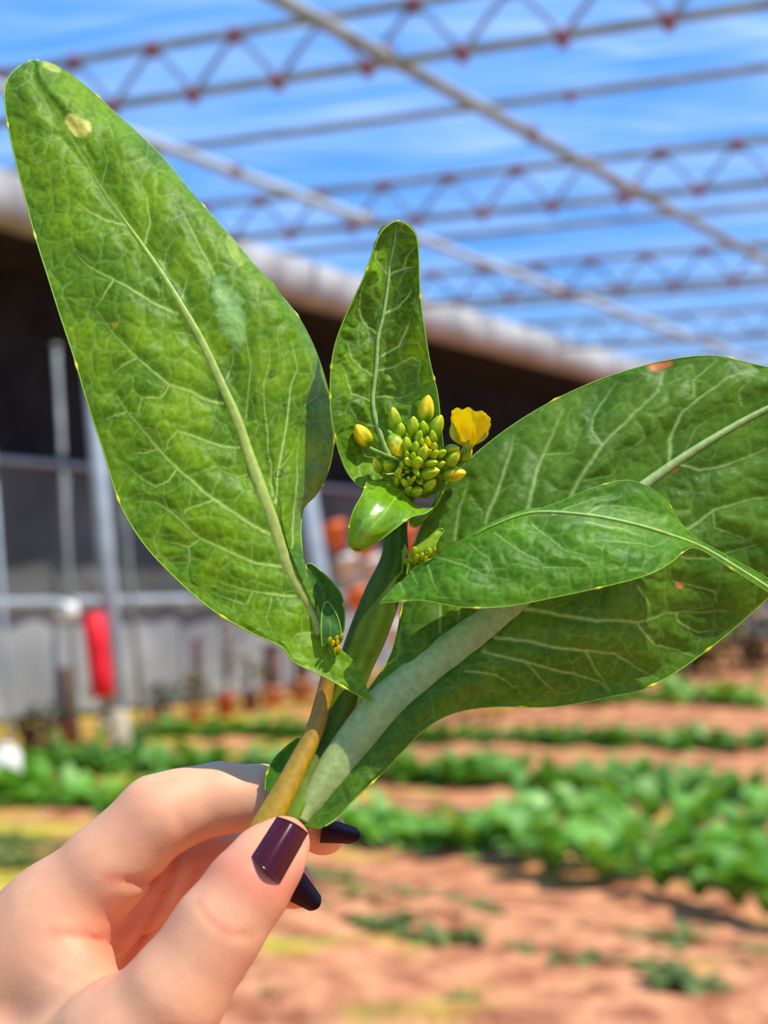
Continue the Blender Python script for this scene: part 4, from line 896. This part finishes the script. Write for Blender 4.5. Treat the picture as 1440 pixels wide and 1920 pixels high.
for i, q in enumerate(BL_):
    small = q[3] < 60
    cb(*q, dd=(-.0006 if small and q[1] < 600 else .0018 if i in (34, 43, 44, 45, 46, 47) else 0))
# the receptacle the stalks start from
V, Fc = tube(U([(752, 960, .366), (762, 930, .3665), (778, 895, .3675), (788, 868, .3675)]), [.0024, .0024, .0022, .0012], n=14, ref=(1, 0, 0)); link('flower_stalk', mesh_np('flower_stalk', V, Fc, M['stem'], col=np.tile(np.array(lin(66, 104, 30)), (len(V), 1))), PLANT)

# ---- open flower
def flower():
    D = .3605; base = U((877, 836, D)); tipc = U((884, 776, D - .002)); ax = tipc - base; Lg = np.linalg.norm(ax); ax /= Lg
    s = np.cross(ax, VIEW); s /= np.linalg.norm(s); r_ = np.cross(ax, s)
    root = None
    V, Fc = lathe([(-.0004, 0), (0, .0012), (.0012, .0017), (.0022, .0012), (.0026, 0)], base - ax * .0006, ax, 12); root = link('flower', mesh_np('flower', V, Fc, M['bud'], col=np.tile(np.array(lin(150, 175, 40)), (len(V), 1))), PLANT)
    for k, (a0, hh, ww, op) in enumerate([(-1.75, 1.02, 1.12, .36), (-.25, .98, 1.0, .62), (1.3, 1.22, 1.1, .3), (2.9, 1.05, 1.0, .46)]):
        nu, nv = 14, 13; u = np.linspace(0, 1, nu)[:, None]; w = np.linspace(-1, 1, nv)[None]
        wid = .0037 * ww * (.30 + .85 * np.sin(np.clip(u * 1.9, 0, 1.57)) ** 1.0) * (1 - .25 * np.clip(u - .85, 0, 1) / .15)
        rad = .0008 + Lg * (op * u ** .8)*.75; hgt = Lg * hh * u * (1 - .10 * w ** 2 * u) + .0004 * np.sin(w * 7 + k) * u
        ang = a0 + 0 * u * w; lat = w * wid; rad2 = rad - .35 * lat ** 2 / .0036
        ra = s * math.cos(a0) + r_ * math.sin(a0); la = np.cross(ax, ra)
        P = base + ax * hgt[..., None] + ra * (rad2 + 0 * w)[..., None] + la * lat[..., None] + ra * (.0003 * np.sin(w * 5 + u * 6 + k))[..., None]
        link('petal', mesh_np('petal', P.reshape(-1, 3), grid_faces(nu, nv), M['petal']), root)
    for k, (p0, p1, p2, wd) in enumerate([((868, 832), (852, 815), (850, 794), .0011), ((884, 832), (905, 815), (908, 803), .0012), ((876, 834), (872, 810), (862, 802), .001), ((890, 826), (908, 800), (914, 783), .0008)]):
        P = cr(np.array([(*p0, D), (*p1, D - .001), (*p2, D - .0015)]), np.linspace(0, 2, 16)); t = np.linspace(0, 1, 16)
        V, Fc = tube(U(P), wd * (.35 + .65 * np.sin(np.pi * np.clip(t * .85 + .1, 0, 1))), .0004, n=10); link('sepal', mesh_np('sepal', V, Fc, M['bud'], col=np.tile(np.array(lin(178, 192, 44)), (len(V), 1))), root)
    V, Fc = tube(cr(np.array([base + ax * .0004, base - ax * .002, U((840, 850, .3635)), U((800, 880, .3665))]), np.linspace(0, 3, 16)), .0006, n=8, ref=(.2, .3, .93)); link('pedicel', mesh_np('pedicel', V, Fc, M['bud'], col=np.tile(np.array(lin(130, 165, 45)), (len(V), 1))), root)
flower()
# ---- tiny buds in the two axils
cR = U((782, 1058, .3625))
for (x, y, w, y_) in [(777, 1034, 12, .1), (803, 1036, 14, .1), (790, 1043, 11, .2), (780, 1046, 11, .1), (797, 1048, 10, .2)]:
    bud(x, y + w * .6, x + 2, y - w * .6, w, y_, zoomed=False, base_d=.3588, core=cR)
cLx = U((618, 1222, .3505))
for (x, y, w) in [(618, 1199, 8), (624, 1206, 9), (632, 1204, 8), (634, 1216, 9), (628, 1219, 8), (631, 1196, 7), (640, 1192, 6)]:
    bud(x, y + w * .6, x + 1, y - w * .6, w, .5, zoomed=False, base_d=.3475, core=cLx)

# ---- water drops resting on the leaves
def drop(S, W, px, py, r, label):
    i, j = sample_depth(S, W, px, py); p = W[i, j]; i2, j2 = min(i + 3, W.shape[0] - 1), min(j + 3, W.shape[1] - 1)
    n = np.cross(W[i2, j] - p, W[i, j2] - p); n /= np.linalg.norm(n)
    if n @ VIEW > 0: n = -n
    a = np.linspace(0, np.pi, 9); V, Fc = lathe(np.stack([-np.cos(a) * r * .55, np.sin(a) * r], -1), p + n * r * .3, n, 16)
    tag(link('water_drop', mesh_np('water_drop', V, Fc, M['water'])), label, 'water drop')
drop(BS, BW, 697, 916, .0009, 'flat water drop at the top of the small glossy leaf under the buds')
drop(BS, BW, 674, 978, .0006, 'water drop near the tip of the small glossy leaf')
drop(LS, LW, 525, 885, .0009, 'largest water drop on the big left leaf, right of its midrib')
drop(LS, LW, 504, 853, .0005, 'tiny water drop close to the midrib of the big left leaf')
drop(LS, LW, 513, 700, .0007, 'water drop high on the folded side of the big left leaf')
drop(LS, LW, 536, 754, .0006, 'water drop on the folded side, between two long veins of the left leaf')

# ------------------------------------------------------------------ the hand
def hand():
    def C(px, py, d): return np.array([(px - CX) / F_PX * d, -(py - CY) / F_PX * d, d])              # mm in the camera's own axes
    fingers = {
        'thumb': [(532, 1580, 322.5, 5.6), (502, 1614, 318.8, 7.2), (462, 1668, 314, 8.2), (408, 1743, 311, 8.9), (370, 1800, 310, 8.9), (325, 1865, 309, 10.2), (240, 1965, 312, 14.5), (120, 2090, 322, 19)],
        'index': [(40, 1790, 344, 12), (105, 1722, 342, 11.6), (200, 1628, 341, 9.9), (296, 1531, 342, 9.0), (345, 1512, 344, 8.2), (410, 1496, 346, 7.7), (490, 1497, 347.5, 7.3), (550, 1520, 347, 6.6), (606, 1560, 346, 5.3)],
        'middle': [(20, 1830, 352, 12), (80, 1790, 352, 11), (210, 1710, 356, 9), (318, 1640, 359, 8.4), (400, 1612, 360, 7.6), (465, 1618, 360, 7.2), (520, 1642, 358, 6.5), (552, 1664, 357, 5.0)],
        'ring': [(0, 1890, 358, 11), (70, 1850, 360, 10.2), (190, 1775, 366, 8.6), (290, 1700, 370, 8.0), (365, 1690, 370, 7.2), (420, 1712, 367, 6.6), (455, 1745, 363, 5.4)],
        'pinky': [(-20, 1960, 362, 10), (60, 1920, 366, 9), (160, 1850, 372, 7.5), (240, 1775, 375, 6.8), (300, 1765, 374, 6.2), (350, 1785, 371, 5.8), (380, 1810, 368, 4.8)],
    }
    HS = 13.5
    fingers = {k: [(a, b, c + HS, d * 1.043) for a, b, c, d in v_] for k, v_ in fingers.items()}
    lo = C(-330, 2290, 340) ; hi = C(720, 1395, 340)
    x0, y0, z0 = min(C(-330, 1900, 340)[0], 0), C(0, 2330, 340)[1], 300.0; x1, y1, z1 = C(700, 1900, 360)[0], C(0, 1400, 345)[1], 408.0
    h = 0.95
    xs, ys, zs = np.arange(x0, x1, h), np.arange(y0, y1, h), np.arange(z0, z1, h)
    PX = np.stack(np.meshgrid(xs, ys, zs, indexing='ij'), -1).astype(np.float32)
    def caps(a, b, ra, rb):
        a = a.astype(np.float32); b = b.astype(np.float32); ab = b - a; t = np.clip(((PX - a) @ ab) / float(ab @ ab), 0, 1)
        return np.linalg.norm(PX - a - t[..., None] * ab, axis=-1) - (ra + (rb - ra) * t)
    def smin(a, b, k):
        q = np.clip(.5 + .5 * (b - a) / k, 0, 1); return b * (1 - q) + a * q - k * q * (1 - q)
    def chain(L, k=2.0, start=0):
        d = None
        for p, q in zip(L[start:-1], L[start + 1:]):
            c = caps(C(*p[:3]), C(*q[:3]), p[3], q[3]); d = c if d is None else smin(d, c, k)
        return d
    # palm: metacarpals, heel, web
    wrist = [(-190, 2020, 355, 17.5), (-170, 2120, 361, 18.5), (-150, 2230, 365, 17.5)]
    palm = None
    for nm, w in (('index', 0), ('middle', 0), ('ring', 1), ('pinky', 2)):
        f = fingers[nm][0]; g = fingers[nm][1]
        for a, b in ((f, wrist[w]), (f, g)):
            c = caps(C(*a[:3]), C(*b[:3]), a[3], b[3]); palm = c if palm is None else smin(palm, c, 7.0)
    for a, b in (((30, 1850, 356.5, 13.5), (-60, 2050, 353.5, 18.7)), ((-60, 2050, 353.5, 18.7), (-170, 2120, 361.5, 20.8)), ((130, 1850, 359.5, 9.4), (40, 1990, 351.5, 15.6)), ((-170, 2080, 359.5, 22.9), (-330, 2290, 369.5, 23.9)), ((120, 2090, 335.5, 19.8), (-120, 2170, 353.5, 21.8))):
        palm = smin(palm, caps(C(*a[:3]), C(*b[:3]), a[3], b[3]), 8.0)
    D = palm
    for nm, k in (('index', 5.0), ('middle', 4.0), ('ring', 4.0), ('pinky', 4.0)):
        D = smin(D, chain(fingers[nm], start=1), k) if nm == 'index' else smin(D, chain(fingers[nm], start=1), 2.2)
    # web between thumb and index, then the thumb itself
    D = smin(D, caps(C(180, 1900, 338.5), C(90, 1800, 351.5), 9.4, 11.4), 8.0)
    th = chain(fingers['thumb'], 3.0)
    pxg = PX[..., 0] / PX[..., 2] * F_PX + CX; pyg = -PX[..., 1] / PX[..., 2] * F_PX + CY
    D = smin(D, th, 2.2)
    # skin creases
    def groove(pts, depth, w, dmax=400, dmin=0):
        d, t = seg_dist(pxg, pyg, pts, pad=40); m = (PX[..., 2] < dmax) & (PX[..., 2] > dmin)
        return np.where(m, depth * np.exp(-(d / w) ** 2) * np.sin(np.pi * np.clip(t * .9 + .05, 0, 1)), 0)
    band = np.abs(D) < 5
    gv = (groove([(372, 1690), (392, 1722), (425, 1748), (470, 1752), (492, 1745)], .8, 5, 334) + groove([(402, 1700), (425, 1722), (455, 1733)], .35, 4, 334) + groove([(205, 1646), (240, 1653), (280, 1655), (305, 1640)], 1.2, 7, 364)
          + groove([(105, 1748), (160, 1758), (205, 1770), (250, 1790)], 1.1, 7, 364) + groove([(345, 1570), (335, 1540), (330, 1520)], .4, 7, 364) + groove([(120, 1905), (190, 1850), (255, 1800)], .7, 8, 354) + groove([(60, 1800), (110, 1830), (180, 1850)], .35, 6, 359))
    gv = gv + groove([(330, 1610), (318, 1650), (292, 1700), (262, 1760), (235, 1815)], 1.6, 7, 400, 345) + groove([(372, 1632), (350, 1680), (318, 1735), (285, 1790)], 1.4, 6, 400, 345) + groove([(305, 1650), (280, 1690), (240, 1735), (190, 1765)], .9, 6, 400, 340)
    D = D + np.where(band, gv, 0)
    D[0], D[-1], D[:, 0], D[:, -1], D[:, :, 0], D[:, :, -1] = 1, 1, 1, 1, 1, 1
    # surface nets
    ins = D < 0; nx, ny, nz = D.shape
    cnt = np.zeros((nx - 1, ny - 1, nz - 1), np.int8); acc = np.zeros((nx - 1, ny - 1, nz - 1, 3), np.float32); ne = np.zeros((nx - 1, ny - 1, nz - 1), np.float32)
    corners = [(i, j, k) for i in (0, 1) for j in (0, 1) for k in (0, 1)]
    sl = lambda o: D[o[0]:nx - 1 + o[0], o[1]:ny - 1 + o[1], o[2]:nz - 1 + o[2]]
    for a in corners:
        for ax in range(3):
            if a[ax]: continue
            b = list(a); b[ax] = 1; da, db = sl(a), sl(b); m = (da < 0) != (db < 0)
            t = np.where(m, da / np.where(m, da - db, 1), 0)
            for c in range(3): acc[..., c] += np.where(m, a[c] + (t if c == ax else 0), 0)
            ne += m
    act = ne > 0; idx = np.full(act.shape, -1, np.int64); idx[act] = np.arange(act.sum()); ijk = np.argwhere(act)
    V = (ijk + acc[act] / ne[act][:, None]) * h + np.array([x0, y0, z0])
    faces = []
    for ax in range(3):
        o1, o2 = [(1, 2), (2, 0), (0, 1)][ax]
        s0 = [slice(1, -1)] * 3; s0[ax] = slice(0, -1); s1 = list(s0); s1[ax] = slice(1, None)
        a, b = ins[tuple(s0)], ins[tuple(s1)]
        q = np.argwhere(a != b); sgn = a[tuple(q.T)]
        base = q.copy(); base[:, [k for k in range(3) if k != ax]] += 1
        def cell(d1, d2):
            c = base.copy(); c[:, o1] -= d1; c[:, o2] -= d2; return idx[tuple(c.T)]
        f = np.stack([cell(1, 1), cell(0, 1), cell(0, 0), cell(1, 0)], -1); f[~sgn] = f[~sgn][:, ::-1]; faces.append(f)
    Fq = np.concatenate(faces)
    # smoothing
    E = np.concatenate([Fq[:, [0, 1]], Fq[:, [1, 2]], Fq[:, [2, 3]], Fq[:, [3, 0]]])
    for it in range(4):
        s = np.zeros_like(V); n = np.zeros(len(V)); np.add.at(s, E[:, 0], V[E[:, 1]]); np.add.at(n, E[:, 0], 1); np.add.at(s, E[:, 1], V[E[:, 0]]); np.add.at(n, E[:, 1], 1)
        V = V * .5 + .5 * s / n[:, None]
    px = V[:, 0] / V[:, 2] * F_PX + CX; py = -V[:, 1] / V[:, 2] * F_PX + CY; dep = V[:, 2] / 1000
    Wd = U(np.stack([px, py, dep], -1))
    base = np.array(lin(232, 168, 124)); red = np.array(lin(216, 120, 88))
    k = np.zeros(len(V))
    for pts, w, s in (([(372, 1690), (392, 1722), (425, 1748), (470, 1752)], 9, .5), ([(205, 1646), (240, 1653), (300, 1650)], 16, .7), ([(105, 1748), (160, 1758), (250, 1790)], 14, .6), ([(606, 1560), (560, 1530)], 40, .7), ([(330, 1610), (292, 1700), (235, 1815)], 18, .9), ([(372, 1632), (318, 1735), (285, 1790)], 16, .9), ([(560, 1670), (400, 1612)], 60, .7), ([(290, 1700), (190, 1775)], 60, .6), ([(345, 1570), (410, 1560), (490, 1540)], 26, .5), ([(450, 1660), (525, 1600)], 60, .2)):
        d, t = seg_dist(px, py, pts, 200); k = np.maximum(k, s * np.exp(-(d / w) ** 2) * np.where((s == .9) & (dep < .352), 0, 1))
    k = np.clip(k + .35 * (vnoise(px / 60, py / 60, 4) - .5), 0, 1)[:, None]
    col = base * (1 - k) + red * k
    root = link('hand', mesh_np('hand', Wd, Fq, M['skin'], col=col))
    tag(root, 'left hand with dark plum painted nails pinching the stem, palm towards the viewer', 'hand')
    # nails
    def surf_depth(qx, qy):
        m = (np.abs(px - qx) < 14) & (np.abs(py - qy) < 14); return dep[m].min() if m.any() else None
    def nail(c1, c2, f2, f1, arch, lift, mt, label, taper=0.0, dtip=0.0):
        nu, nv = 22, 17; P = np.zeros((nu, nv, 3)); dd = []
        c1, c2, f1, f2 = [np.array(q, float) for q in (c1, c2, f1, f2)]
        for i in range(nu):
            u = i / (nu - 1)
            for j in range(nv):
                w = 2 * j / (nv - 1) - 1; a = c1 * (1 - u) + f1 * u; b = c2 * (1 - u) + f2 * u; mid = (a + b) / 2
                q = mid + (b - a) / 2 * w
                ax_ = ((f1 + f2) - (c1 + c2)) / 2
                q = q - ax_ * .02 * (1 - w * w) * (1 - u) ** 2 * 1.0 + ax_ * taper * (1 - w * w) * u ** 2
                P[i, j] = (q[0], q[1], c1[2] * 0 + (a[2] * (1 - w) / 2 + b[2] * (1 + w) / 2) - arch * (1 - w * w) + dtip * u * u - lift)
        Wn = U(P); du = np.gradient(Wn, axis=0); dv = np.gradient(Wn, axis=1); n = np.cross(du, dv); n /= np.linalg.norm(n, axis=2, keepdims=True); n *= -np.sign((n * VIEW).sum(2).mean())
        Vb = np.concatenate([Wn.reshape(-1, 3), (Wn - n * .0006).reshape(-1, 3)]); fa = grid_faces(nu, nv); fb = fa[:, ::-1] + nu * nv
        ring = [(0, j) for j in range(nv)] + [(i, nv - 1) for i in range(1, nu)] + [(nu - 1, j) for j in range(nv - 2, -1, -1)] + [(i, 0) for i in range(nu - 2, 0, -1)]
        r = np.array([i * nv + j for i, j in ring]); r2 = np.roll(r, -1); side = np.stack([r, r2, r2 + nu * nv, r + nu * nv], -1)
        o = link('fingernail', mesh_np('fingernail', Vb, np.concatenate([fa, fb, side]), M[mt]), root); o['label'] = label
    dsv = lambda x, y: surf_depth(x, y) or .315
    de = .3125
    nail((471, 1606, dsv(480, 1607) + .0014), (525, 1657, dsv(520, 1650) + .0016), (578, 1562, .3292), (519, 1531, .3285), .0030, .0002, 'nail', 'glossy plum thumbnail', .05, .0016)
    nail((610, 1532, 0.3565), (600, 1580, 0.3535), (656, 1582, 0.3545), (668, 1552, 0.3575), .0030, .0, 'nail_dark', 'dark nail of the index finger behind the stem', .22)
    nail((570, 1636, 0.3670), (544, 1690, 0.3635), (580, 1708, 0.3645), (602, 1680, 0.3675), .0030, .0, 'nail_dark', 'dark nail of the middle finger under the thumb', .22)
hand()
